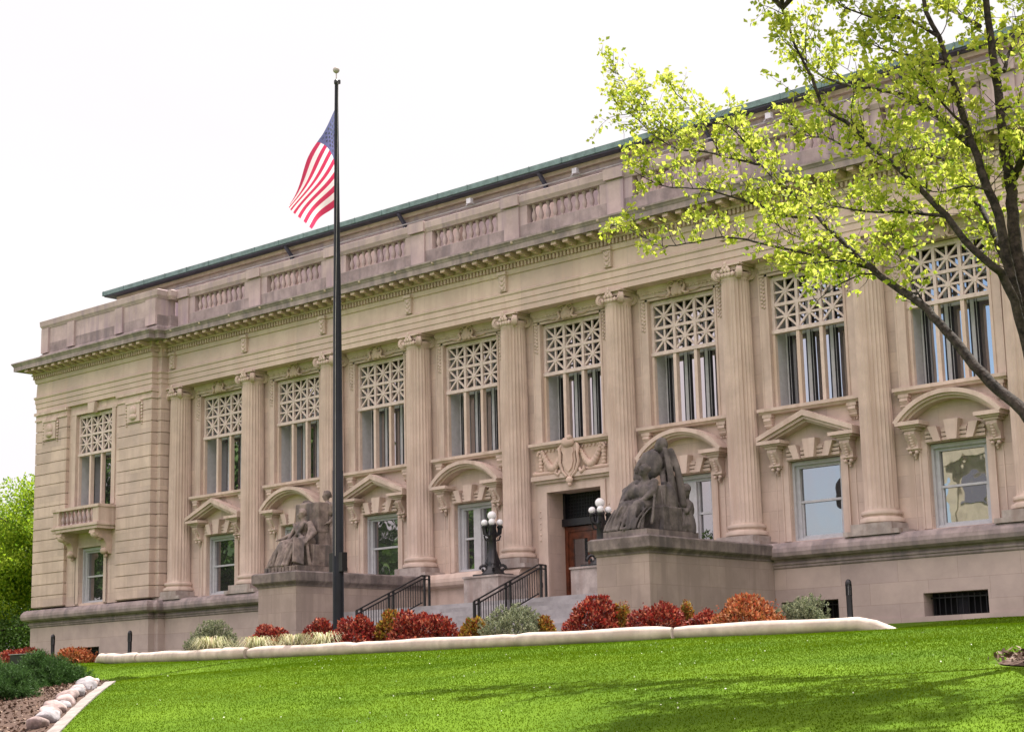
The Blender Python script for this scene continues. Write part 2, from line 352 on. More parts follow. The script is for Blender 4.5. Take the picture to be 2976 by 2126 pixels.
# dentils, modillions along the path
m=MBk(); m.sweep([(-.9,13.14),(.08,13.14),(.08,13.33),(.20,13.335),(.20,13.40),(.16,13.41),(.16,13.60),(-.9,13.60)],EP)
def along(p0,p1,step,fn,inset):
    a=Vector(p0);b=Vector(p1); L=(b-a).length; t=(b-a)/L; nn=Vector((t.y,-t.x)); L2=L-2*inset
    k=max(1,int(round(L2/step)));
    for j in range(k+1): fn(a+t*(inset+L2*j/k),t,nn)
def den(p,t,nn):
    c=p+nn*.13; m.bar((c.x,c.y,13.16),(c.x,c.y,13.32),.10 if abs(t.x)>.5 else .09,.085 if abs(t.x)>.5 else .09,up=(t.x,t.y,0))
segs=[(EP[i],EP[i+1]) for i in range(1,len(EP)-2)]
for a,b in segs: along(a,b,.165,den,-.05 if (Vector(b)-Vector(a)).length>1 else .1)
part(m,'dentil_course',MO)
NM=[0]; rest=MBk()
def mod(p,t,nn):
    NM[0]+=1; m=rest if p.x>47 or p.y>2 or NM[0]>100 else MBk()
    c0=p+nn*.15; c1=p+nn*.66
    m.bar((c0.x,c0.y,13.52),(c1.x,c1.y,13.52),.20,.15); m.bar((c0.x,c0.y,13.425),(c0.x+nn.x*.30,c0.y+nn.y*.30,13.425),.17,.05)
    c2=p+nn*.68; m.bar((c1.x-nn.x*.05,c1.y-nn.y*.05,13.50),(c2.x+nn.x*.02,c2.y+nn.y*.02,13.50),.22,.10)
    if m is not rest: part(m,'modillion',MO)
for a,b in segs:
    if (Vector(b)-Vector(a)).length>1: along(a,b,.533,mod,.12)
o=part(rest,'modillion_row',MO); o['kind']='stuff'
# corona
m=MBk(); m.sweep([(-.9,13.60),(.74,13.60),(.76,13.57),(.78,13.57),(.78,13.76),(.80,13.78),(.83,13.84),(.87,13.88),(.87,13.94),(-.9,14.02)],EP)
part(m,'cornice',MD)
# lion-like gutter knobs on the corona
for i in range(22):
    x=4.5+i*1.95; m=MBk(); m.ball((x,EY-.80,13.86),.075,8,6); part(m,'gutter_knob',MS,smooth=60)
# parapet
PY=-.35; PPth=path(PW+.22,-.75,PY)
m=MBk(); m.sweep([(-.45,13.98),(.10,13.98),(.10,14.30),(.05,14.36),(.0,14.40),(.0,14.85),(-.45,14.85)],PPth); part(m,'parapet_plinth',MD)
m=MBk(); m.sweep([(-.40,15.56),(.02,15.56),(.05,15.62),(.10,15.70),(.12,15.93),(-.02,15.99),(-.45,15.99)],PPth)
part(m,'parapet_rail',MP)
m=MBk()
for i,x in enumerate(XC[:-1]):
    c=CX[i+1]
    m=MBk(); m.box(CX[i]+1.68 if i else 3.27,c-1.68,PY-.0,PY+.38,14.85,15.56)
    m.box(x-.36,x+.36,PY-.07,PY,14.40,15.56); m.box(x-.42,x+.42,PY-.17,PY-.07,15.60,15.985)
    part(m,'parapet_pier',MP)
m=MBk(); x=XC[-1]; m.box(x-.36,x+.36,PY-.07,PY,14.40,15.56); m.box(CX[9]+1.68,47.27,PY,PY+.38,14.85,15.56)
part(m,'parapet_pier',MP)
for xa,xb in ((XL,3.02),(47.52,XR)): # solid pavilion parapet with raised dies
    m=MBk(); y=PW+.22
    m.box(xa,xb,y,y+.4,14.85,15.56); m.box(xa,xa+.4,y+.4,30,14.85,15.56)
    for a in (xa+.02,xa+2.1,xb-3.0,xb-.75): m.box(a,a+.55 if a!=xb-.75 else xb-.02,y-.10,y-.0,14.42,15.56)
    m.box(xb-.4,xb,y+.4,PY,14.85,15.56)
    part(m,'parapet_panel',MP)
prof=[(.085,0),(.085,.07),(.05,.09),(.05,.12),(.075,.17),(.095,.26),(.085,.34),(.05,.46),(.042,.54),(.06,.57),(.06,.60),(.085,.62),(.085,.71)]
bal=MBk(); bal.lathe(prof,0,0,12)
bal0=None
for i in range(1,10):
    g=MBk(); c=CX[i]; g.box(c-1.68,c+1.68,PY+.02,PY+.36,14.852,14.87); sec=part(g,'balustrade',MP)
    for k in range(10):
        loc=(c-1.68+3.36*(k+.5)/10,PY+.19,14.86)
        if bal0 is None: bal.o=Vector((0,0,0)); bal0=bal.build('baluster',MP,sec,loc=loc,smooth=50)
        else:
            o=bal0.copy(); link(o,sec); o.location=loc
# attic and roof
m=MBk(); AX0,AX1=-3.85,54.4
m.box(AX0,AX1,1.6,28,13.9,17.24); part(m,'attic_wall',MP)
m=MBk(); m.box(AX0-.03,AX1+.03,1.5,1.6,16.55,16.68); m.box(AX0-.05,AX1+.05,1.44,1.6,17.08,17.235)
for x in XC: m.box(x-.45,x+.45,1.46,1.6,14,16.50); m.box(x-.52,x+.52,1.42,1.6,16.38,16.55)
part(m,'attic_moulding',MS)
m=MBk(); m.box(AX0-.6,AX1+.6,1.0,28.6,17.30,17.50)
m.add([(AX0-.6,1.0,17.50),(AX1+.6,1,17.5),(AX1+.6,28.6,17.5),(AX0-.6,28.6,17.5),(AX0+6,14.5,19.3),(AX1-6,14.5,19.3)],[(0,1,5,4),(1,2,5),(2,3,4,5),(3,0,4)])
for k in range(38): x=AX0-.5+k*1.58; m.box(x,x+.03,.98,1.0,17.30,17.51)
roof=part(m,'roof',MCU)
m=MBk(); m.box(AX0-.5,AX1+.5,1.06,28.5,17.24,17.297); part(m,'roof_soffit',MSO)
for x in (8.6,15.45,22.9,30.4,37.9,45.4):
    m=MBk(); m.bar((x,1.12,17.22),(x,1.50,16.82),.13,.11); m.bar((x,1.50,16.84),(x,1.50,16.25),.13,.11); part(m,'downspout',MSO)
m=MBk(); m.tube([(AX0,1.40,16.80),(12,1.40,16.79),(30,1.40,16.81),(AX1,1.40,16.80)],.03,6); part(m,'conduit',mat('conduit_grey',(.5,.48,.5),.5))
MFL=mat('floodlight_case',(.6,.6,.66),.5)
for x in (19.3,24.6,33.0):
    m=MBk(); m.box(x-.11,x+.11,1.12,1.28,16.82,17.02); m.bar((x,1.28,16.92),(x,1.5,16.8),.05,.05); m.bar((x-.3,1.30,16.82),(x-.05,1.30,16.95),.03,.03); part(m,'floodlight',MFL)
# ---- main wall
m=MBk(); Y0,Y1=-.15,.95
for i in range(1,10):
    c=CX[i]; a,b=c-2.4,c+2.4
    if i==1: a=3.02
    if i==9: b=47.52
    if i!=5:
        m.box(a,c-1.36,Y0,Y1,2.0,11.62); m.box(c+1.36,b,Y0,Y1,2.0,11.62)
        m.box(c-1.36,c+1.36,Y0,Y1,11.16,11.62); m.box(c-1.36,c+1.36,Y0,Y1,5.20,6.95)
        m.box(c-1.36,c-.92,Y0,Y1,2.0,5.20); m.box(c+.92,c+1.36,Y0,Y1,2.0,5.20); m.box(c-.92,c+.92,Y0+.02,Y1,2.0,2.74)
    else:
        m.box(a,c-1.36,Y0,Y1,1.25,11.62); m.box(c+1.36,b,Y0,Y1,1.25,11.62); m.box(c-1.36,c+1.36,Y0,Y1,11.16,11.62)
        m.box(c-1.36,c+1.36,Y0,Y1,5.20,6.95); m.box(c-1.36,c-1.2,Y0,Y1,1.25,5.20); m.box(c+1.2,c+1.36,Y0,Y1,1.25,5.20)
part(m,'wall',MW)
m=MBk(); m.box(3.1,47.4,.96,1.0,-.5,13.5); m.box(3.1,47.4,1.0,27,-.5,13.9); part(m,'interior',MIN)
# ---- engaged columns
def column_meshes():
    s=MBk(); n=96
    H=[(.50,3.36),(.50,3.40),(.495,3.5),(.49,6),(.47,8.5),(.445,11.0),(.44,11.10),(.46,11.13),(.46,11.17)]
    vs=[]
    for r,z in H:
        for k in range(n):
            a=2*math.pi*k/n; q=k%4; fl=(0,.085,.105,.085)[q] if 3.45<z<11.05 else 0
            vs.append((r*(1-fl)*math.cos(a)*1.0,r*(1-fl)*math.sin(a),z))
    s.add(vs,[(i*n+k,i*n+(k+1)%n,(i+1)*n+(k+1)%n,(i+1)*n+k) for i in range(len(H)-1) for k in range(n)]+[tuple(range(n-1,-1,-1)),tuple((len(H)-1)*n+k for k in range(n))])
    b=MBk(); b.lathe([(.60,2.955),(.66,3.0),(.665,3.06),(.64,3.12),(.58,3.13),(.55,3.17),(.57,3.21),(.60,3.23),(.61,3.28),(.59,3.33),(.52,3.34),(.51,3.37)],0,0,40)
    p=MBk(); p.box(-.68,.68,-.68,.4,2.76,2.96); p.box(-.92,.92,-.70,.4,2.62,2.76)
    c=MBk(); c.lathe([(.455,11.16),(.50,11.2),(.54,11.28),(.50,11.34),(.40,11.36)],0,0,32)
    c.box(-.56,.56,-.53,.35,11.535,11.595)
    c.box(-.46,.46,-.42,.33,11.40,11.535)
    for sx in (-1,1): # corner volutes set on the diagonals
        for sy in (-1,1):
            d_=Vector((sx,sy,0)).normalized(); t_=Vector((-d_.y,d_.x,0)); ce=Vector((sx*.41,sy*.37 if sy<0 else .22,11.33)); nn_=22
            ring=[[ce+d_*(.20*math.cos(2*math.pi*k/nn_))+Vector((0,0,.20*math.sin(2*math.pi*k/nn_)))+t_*o for k in range(nn_)] for o in (-.075,.075)]
            c.add(ring[0]+ring[1],[tuple(range(nn_)),tuple(range(2*nn_-1,nn_-1,-1))]+[(k,nn_+k,nn_+(k+1)%nn_,(k+1)%nn_) for k in range(nn_)])
            for o in (-.08,.08):
                sp=[]
                for k in range(30):
                    a=k*.5; rr=.18*(1-k/34); sp.append(ce+d_*(rr*math.cos(a+1.6))+Vector((0,0,rr*math.sin(a+1.6)))+t_*o)
                c.tube(sp,[.03*(1-k/44) for k in range(30)],6)
                c.ball(ce+t_*o,.05,8,6)
    for k in range(-2,3): c.ball((k*.13,-.50,11.27),.062,8,6,(1,.7,1.3))
    for k,(dx,dz) in enumerate(((0,.30),(-.08,.22),(.08,.22),(0,.16),(-.13,.15),(.13,.15),(0,.37))): c.ball((dx,-.52,11.24+dz),.065,8,6,(1,.8,1.2))
    return s,b,p,c
s_,b_,p_,c_=column_meshes(); col0=None
for i,x in enumerate(XC):
    loc=(x-25.27,-.45,0)
    if col0 is None:
        col0=s_.build('column',MS,root,loc=loc,smooth=35)
        kids=[b_.build('column_base',MS,col0,loc=(0,0,0),smooth=40),p_.build('column_plinth',MPL,col0,loc=(0,0,0)),c_.build('capital',MS,col0,loc=(0,0,0),smooth=40)]
    else:
        c=col0.copy(); link(c,root); c.location=loc
        for k in kids: kk=k.copy(); link(kk,c); kk.location=(0,0,0)
# ---- tall windows with stone lattice
def tall_window():
    w=1.27; f=MBk(); ya=.56      # painted sash frames well behind the mullions
    for x in (-1.27,-.42,.42,1.27):
        f.box(x-.06 if x>-1.2 else x,x+.06 if x<1.2 else x,ya,ya+.1,6.98,11.05)
        if x<1.2: f.box(x+.115,x+.14,ya+.02,ya+.07,6.98,11.05)
    f.box(-w,w,ya+.01,ya+.09,6.98,7.06); f.box(-w,w,ya+.01,ya+.09,9.30,9.40); f.box(-w,w,ya+.01,ya+.09,10.1,10.16)
    f.box(-1.36,-1.285,.10,ya+.1,6.97,11.14); f.box(1.285,1.36,.10,ya+.1,6.97,11.14)
    gk=MBk()
    for x in (-1.27,-.42,.42,1.27):
        if x<1.2: gk.box(x+.06,x+.115,ya+.01,ya+.06,6.98,11.05); gk.box(x+.14,x+.175,ya+.01,ya+.06,6.98,11.05)
        if x>-1.2: gk.box(x-.115,x-.06,ya+.01,ya+.06,6.98,11.05)
    p=MBk(); p.box(-w,w,ya+.065,ya+.07,6.98,11.05)
    l=MBk(); z0,z1=9.42,11.02; cw=2.54/3; ch=(z1-z0)/2
    for r in range(2):
        for c in range(3):
            x0=-1.27+c*cw; zz=z0+r*ch; xc=x0+cw/2; zc=zz+ch/2
            for k in range(8):
                a=k*math.pi/4; L=cw/2 if k%2==0 else cw/2*1.40
                L=L if k%2==0 else math.hypot(cw/2,ch/2)
                if k in(2,6): L=ch/2
                an=math.atan2(ch,cw) if k%2 else 0
                dx,dz=(math.cos(a),math.sin(a)) if k%2==0 else (math.copysign(math.cos(an),math.cos(a)),math.copysign(math.sin(an),math.sin(a)))
                off=(.0004*k)
                l.bar((xc+dx*.02,.045+off,zc+dz*.02),(xc+dx*(L-.01),.045+off,zc+dz*(L-.01)),.066,.06,up=(0,1,0))
            l.prism([(xc+.08*math.cos(q*math.pi/8),zc+.08*math.sin(q*math.pi/8)) for q in range(16)],-.0,.09)
    for c in range(1,3): l.box(-1.27+c*cw-.05,-1.27+c*cw+.05,-.012,.10,z0,z1)
    l.box(-1.27,1.27,-.008,.096,z0+ch-.05,z0+ch+.05)
    l.box(-1.36,-1.25,-.02,.10,z0-.02,z1+.1); l.box(1.25,1.36,-.02,.10,z0-.02,z1+.1); l.box(-1.25,1.25,-.018,.098,z1-.03,z1+.12)
    l2=MBk(); l2.box(-1.36,1.36,-.07,.16,9.29,9.41)
    mu=MBk(); mu.box(-.06,.06,-.04,.14,6.96,9.29)
    js=MBk(); js.box(-.045,.045,-.04,.10,6.96,9.29)
    return f,gk,p,l,l2,mu,js
def copy_tree(o,parent,loc=None):
    c=o.copy(); link(c,parent)
    if loc is not None: c.location=loc
    for ch in [q for q in bpy.data.objects if q.parent==o]: copy_tree(ch,c)
    return c
f,gk,p,l,l2,mu,js=tall_window(); Z=(0,0,0)
tw=f.build('tall_window',MFR,root,loc=(CX[1]-25.27,0,0)); gk.build('gasket',MDK,tw,loc=Z); p.build('window_pane',MG,tw,loc=Z)
l.build('stone_lattice',MLAT,tw,loc=Z); l2.build('transom',MLAT,tw,loc=Z)
for x in (-.423,.423): mu.build('mullion',MRU,tw,loc=(x,0,0))
for x in (-1.315,1.315): js.build('jamb',MRU,tw,loc=(x,0,0))
for i in range(2,10): copy_tree(tw,root,(CX[i]-25.27,0,0))
copy_tree(tw,root,(-1.37-25.27,-1.2,0)); copy_tree(tw,root,(51.91-25.27,-1.2,0))
# ---- stone surround of each tall window: moulded frame, leaf drops, head cartouche
def surround():
    s=MBk()
    for sx in (-1,1):
        a,b=sorted((sx*1.36,sx*1.44)); s.box(a,b,-.21,-.15,6.95,11.30)
        a,b=sorted((sx*1.44,sx*1.66)); s.box(a,b,-.185,-.15,6.95,11.30)
        a,b=sorted((sx*1.66,sx*1.72)); s.box(a,b,-.20,-.15,6.95,11.30)
        for k in range(8):
            z=11.08-k*.125; r=.062 if k<6 else .045
            s.ball((sx*1.55-.03,-.20,z),r,7,5,(1,.6,1.1)); s.ball((sx*1.55+.045,-.20,z-.05),r*.8,7,5,(1,.6,1.1))
        s.box(*sorted((sx*1.45,sx*1.65)),-.24,-.15,11.14,11.20)
    s.box(-1.44,1.44,-.21,-.15,11.14,11.22); s.box(-1.60,1.60,-.26,-.15,11.24,11.34); s.box(-1.66,1.66,-.34,-.15,11.44,11.60)
    s.prismx([(-.15,11.34),(-.24,11.34),(-.32,11.44),(-.15,11.44)],-1.62,1.62)
    for k in range(-9,10):
        if abs(k)>2: s.ball((k*.165,-.27,11.385),.05,6,5,(1,.8,1))
    c=MBk()
    c.ball((0,-.36,11.36),.17,12,8,(1.0,.5,1.35)); c.ball((-.13,-.34,11.28),.12,10,7,(1,.6,1.4)); c.ball((.13,-.34,11.28),.12,10,7,(1,.6,1.4))
    for sx in (-1,1):
        q=[(sx*(.06+.16*(1-k/18)*math.cos(k*.55+.4)*1+.12),-.42+.004*k,11.50+.11*(1-k/18)*math.sin(k*.55+.4)) for k in range(16)]
        c.tube(q,.03,6); c.tube([(sx*.30,-.36,11.5),(sx*.34,-.38,11.38),(sx*.26,-.38,11.24),(sx*.34,-.36,11.15),(sx*.48,-.32,11.17)],[.03,.05,.06,.05,.03],7)
        c.tube([(sx*.4,-.26,11.25),(sx*.7,-.25,11.22),(sx*1.0,-.25,11.30)],[.05,.035,.02],6)
    return s,c
s,c=surround(); sr=s.build('window_surround',MS,root,loc=(CX[1]-25.27,0,0),smooth=40); c.build('head_cartouche',MO,sr,loc=Z,smooth=60)
for i in range(2,10): copy_tree(sr,root,(CX[i]-25.27,0,0))
# ---- sills with brackets
def sill(w=1.83,brk=True):
    s=MBk(); s.box(-w,w,-.44,-.13,6.80,6.905); s.prismx([(-.15,6.72),(-.34,6.72),(-.40,6.80),(-.15,6.80)],-w+.04,w-.04)
    if brk:
        for sx in (-1,1):
            a=sx*1.52; s.box(a-.17,a+.17,-.36,-.15,6.62,6.72); s.prismx([(-.15,6.62),(-.34,6.62),(-.36,6.52),(-.28,6.42),(-.26,6.32),(-.18,6.26),(-.15,6.26)],a-.13,a+.13)
            for k in range(3): s.ball((a-.09+.09*k,-.20,6.24),.035,6,5)
            for zz in (6.56,6.46,6.38): s.box(a-.15,a+.15,-.30,-.15,zz-.02,zz+.012)
    return s
sl=sill().build('window_sill',MS,root,loc=(CX[1]-25.27,0,0),smooth=40)
for i in (2,3,4,6,7,8,9): c=sl.copy(); link(c,root); c.location=(CX[i]-25.27,0,0)
sd=sill(brk=False).build('window_sill',MS,root,loc=(CX[5]-25.27,0,0))
# ---- hoods: pointed and segmental pediments on consoles, keystones
def hood_core():
    k=MBk(); zb,zt=5.215,5.63
    def vous(x0b,x1b,x0t,x1t,y,zt_,zb_=zb): k.prism([(x0b,zb_),(x1b,zb_),(x1t,zt_),(x0t,zt_)],y,-.15)
    vous(-.15,.15,-.23,.23,-.44,5.80); vous(-.62,-.40,-.80,-.52,-.36,5.66); vous(.40,.62,.52,.80,-.36,5.66)
    for a,b in ((-.40,-.16),(.16,.40)):
        for z in (5.23,5.35,5.47): k.box(a,b,-.29,-.15,z,z+.085)
        k.box(a,b,-.22,-.15,5.2,5.62)
    for sx in (-1,1):
        for z in (5.23,5.35,5.47): k.box(*sorted((sx*.63,sx*.95)),-.25,-.15,z,z+.085)
    c=MBk(); c.box(-.23,.23,-.55,-.15,5.60,5.68)
    c.prismx([(-.15,5.60),(-.50,5.60),(-.53,5.50),(-.47,5.38),(-.36,5.26),(-.33,5.14),(-.36,5.08),(-.30,5.0),(-.15,4.98)],-.17,.17)
    c.box(-.20,.20,-.40,-.15,5.06,5.12)
    for q in range(5): c.ball((0,-.49+.03*q,5.48-.08*q),.07,7,5)
    c.ball((-.1,-.33,4.97),.06,8,6); c.ball((.1,-.33,4.97),.06,8,6); c.ball((0,-.24,4.90),.06,8,6); c.ball((0,-.22,4.83),.04,8,6)
    return k,c
def hood_tri():
    h=MBk(); h0=5.74; 
    for sx in (-1,1):
        P=[(sx*1.72,5.72),(sx*1.72,5.92),(0,6.64),(0,6.40),(sx*1.30,5.84)]
        h.prism([(sx*1.72,5.84),(sx*1.72,5.98),(0,6.66),(0,6.48)],-.72,-.15)
        h.prism([(sx*1.62,5.78),(sx*1.62,5.87),(0,6.50),(0,6.38)],-.64,-.15)
        h.prism([(sx*1.50,5.76),(sx*1.50,5.80),(0,6.39),(0,6.30)],-.52,-.15)
        h.box(*sorted((sx*1.72,sx*.86)),-.715,-.15,5.735,5.84); h.box(*sorted((sx*1.64,sx*.92)),-.62,-.15,5.68,5.735)
    return h
def hood_arc():
    h=MBk(); w=1.72; rise=.80; R=(w*w+rise*rise)/(2*rise); zc=5.86+rise-R
    A=math.asin(w/R); n=28
    for (ro,ri,y) in ((0,-.13,-.72),(-.13,-.20,-.64),(-.20,-.27,-.52)):
        for k in range(n):
            a0=-A+2*A*k/n; a1=-A+2*A*(k+1)/n
            h.prism([((R+ri)*math.sin(a0),zc+(R+ri)*math.cos(a0)),((R+ri)*math.sin(a1),zc+(R+ri)*math.cos(a1)),((R+ro)*math.sin(a1),zc+(R+ro)*math.cos(a1)),((R+ro)*math.sin(a0),zc+(R+ro)*math.cos(a0))],y,-.15)
    for sx in (-1,1): h.box(*sorted((sx*1.66,sx*.86)),-.715,-.15,5.735,5.85); h.box(*sorted((sx*1.60,sx*.92)),-.62,-.15,5.68,5.735)
    return h
kc,cc=hood_core()
hoods={}
for i in (1,2,3,4,6,7,8,9):
    tri=i in (1,3,7,9); loc=(CX[i]-25.27,0,0)
    if tri in hoods: copy_tree(hoods[tri],root,loc); continue
    h=(hood_tri() if tri else hood_arc()).build('window_pediment',MS,root,loc=loc); hoods[tri]=h
    if len(hoods)==1:
        k0=kc.build('keystone',MS,h,loc=Z); c0=cc.build('console',MS,h,loc=(-1.30,0,0),smooth=40); c1=c0.copy(); link(c1,h); c1.location=(1.30,0,0)
    else:
        for q in (k0,c0,c1): r=q.copy(); link(r,h); r.location=q.location
# ---- lower windows
def lower_window(double):
    s=MBk() # painted frame
    s.box(-.92,-.84,.0,.30,2.75,5.18); s.box(.84,.92,.0,.30,2.75,5.18); s.box(-.84,.84,.0,.28,5.06,5.18); s.box(-.84,.84,.02,.3,2.75,2.83)
    s.box(-.84,-.72,.10,.28,2.83,5.06); s.box(.72,.84,.10,.28,2.83,5.06); s.box(-.72,.72,.11,.27,4.97,5.06)
    if double:
        s.box(-.17,.17,.04,.28,2.83,4.97); 
        for a,b in ((-.72,-.17),(.17,.72)): s.box(a,b,.13,.24,3.90,3.97); s.box(a+.001,a+.05,.14,.25,2.84,4.96); s.box(b-.05,b-.001,.14,.25,2.84,4.96)
    else:
        s.box(-.72,.72,.12,.25,3.90,3.97); s.box(-.719,-.67,.15,.25,2.84,3.9); s.box(.67,.719,.15,.25,2.84,3.9); s.box(-.67,.67,.15,.25,2.84,2.90)
    p=MBk(); p.box(-.72,.72,.20,.205,2.83,4.97)
    return s,p
def surround_low():
    s=MBk()
    for sx in (-1,1): s.box(*sorted((sx*.94,sx*1.14)),-.19,-.15,2.74,5.20); s.box(*sorted((sx*1.14,sx*1.20)),-.22,-.15,2.74,5.20); s.box(*sorted((sx*1.40,sx*1.44)),-.17,-.15,2.74,4.9)
    s.box(-1.2,1.2,-.18,-.15,5.20,5.30)
    return s
lw={}
for i in (1,2,3,4,6,7,8,9):
    dbl=i in (2,4,6); loc=(CX[i]-25.27,0,0)
    if dbl in lw: copy_tree(lw[dbl],root,loc); continue
    s,p=lower_window(dbl); o=s.build('sash_window',MFR,root,loc=loc); p.build('window_pane',MG2,o,loc=Z); surround_low().build('window_architrave',MS,o,loc=Z); lw[dbl]=o
# ---- water table and basement
WP=path(PW,-1.2,EY)
m=MBk(); m.sweep([(-.9,1.86),(.0,1.86),(.04,1.90),(.04,1.96),(.08,1.98),(.08,2.04),(.04,2.06),(.06,2.14),(.22,2.15),(.31,2.22),(.34,2.34),(.32,2.46),(.26,2.55),(.22,2.60),(.12,2.64),(-.9,2.72)],
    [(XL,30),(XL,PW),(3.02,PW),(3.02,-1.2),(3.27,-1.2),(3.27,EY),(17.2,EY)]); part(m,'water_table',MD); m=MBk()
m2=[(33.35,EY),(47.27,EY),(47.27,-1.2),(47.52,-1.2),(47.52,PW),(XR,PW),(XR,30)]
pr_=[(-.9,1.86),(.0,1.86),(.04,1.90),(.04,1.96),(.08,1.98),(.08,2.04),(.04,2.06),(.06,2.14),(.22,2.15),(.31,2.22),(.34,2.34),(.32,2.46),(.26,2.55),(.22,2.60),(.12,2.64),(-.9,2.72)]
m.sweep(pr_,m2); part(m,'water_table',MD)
m=MBk(); m.sweep([(-.7,2.06),(.04,2.06),(.06,2.14),(.22,2.15),(.31,2.22),(.34,2.34),(.32,2.46),(.26,2.55),(.22,2.60),(.12,2.64),(-.7,2.72)],[(18.6,EY),(23.55,EY)]); m.box(18.6,23.55,EY-.04,-.2,1.0,2.06); part(m,'podium',MS); m=MBk()
m.sweep([(-.7,2.06),(.04,2.06),(.06,2.14),(.22,2.15),(.31,2.22),(.34,2.34),(.32,2.46),(.26,2.55),(.22,2.60),(.12,2.64),(-.7,2.72)],[(27.0,EY),(32.0,EY)])
m.box(27.0,32.0,EY-.04,-.2,1.0,2.06)
part(m,'podium',MS)
m=MBk()
bw=[(CX[1]-1,CX[1]+1),(CX[2]-1,CX[2]+1),(CX[7]-1,CX[7]+1),(CX[8]-1,CX[8]+1),(CX[9]-1,CX[9]+1)]
def basew(x0,x1,y0,y1,holes):
    x=x0
    for a,b in holes:
        m.box(x,a,y0,y1,-.6,1.86); m.box(a,b,y0,y1,.87,1.86); m.box(a,b,y0,y1,-.6,.06); x=b
    m.box(x,x1,y0,y1,-.6,1.86)
basew(3.27,17.2,EY-.0,-.1,bw[:2]); part(m,'basement_wall',MB); m=MBk(); basew(33.4,47.27,EY,-.1,bw[2:])
part(m,'basement_wall',MB); m=MBk(); basew(XL,3.02,PW,-.3,[(-2.4,-.45)]); m.box(3.02,3.27,-1.2,-.3,-.6,1.86); m.box(XL,XL+.5,-.3,30,-.6,1.86)
part(m,'basement_wall',MB); m=MBk(); basew(47.52,XR,PW,-.3,[]); m.box(47.27,47.52,-1.2,-.3,-.6,1.86)
part(m,'basement_wall',MB)
for a in ((3.27,17.0,EY-.05,EY,-.6,.22),(33.6,47.2,EY-.05,EY,-.6,.22),(XL-.05,3.02,PW-.05,PW,-.6,.2)): m=MBk(); m.box(*a); part(m,'basement_plinth',MB)
for k,(a,b,y) in enumerate([(*q,EY) for q in bw]+[(-2.4,-.45,PW)]):
    m=MBk(); m.box(a,b,y+.62,y+.64,.06,.87); o=part(m,'basement_window',MIN)
    m=MBk(); n=11
    for q in range(n): x=a+(b-a)*(q+.5)/n; m.box(x-.012,x+.012,y+.40,y+.425,.06,.86)
    m.box(a,b,y+.395,y+.43,.20,.235); m.box(a,b,y+.395,y+.43,.72,.755)
    m.build('window_grille',MBL,o,loc=Z)
    m=MBk(); m.box(a+.02,b-.02,y+.5,y+.6,.80,.86); m.box(a+.02,a+.12,y+.5,y+.6,.06,.80); m.box((a+b)/2-.2,(a+b)/2+.1,y+.5,y+.6,.06,.80); m.build('window_frame',MDK,o,loc=Z)
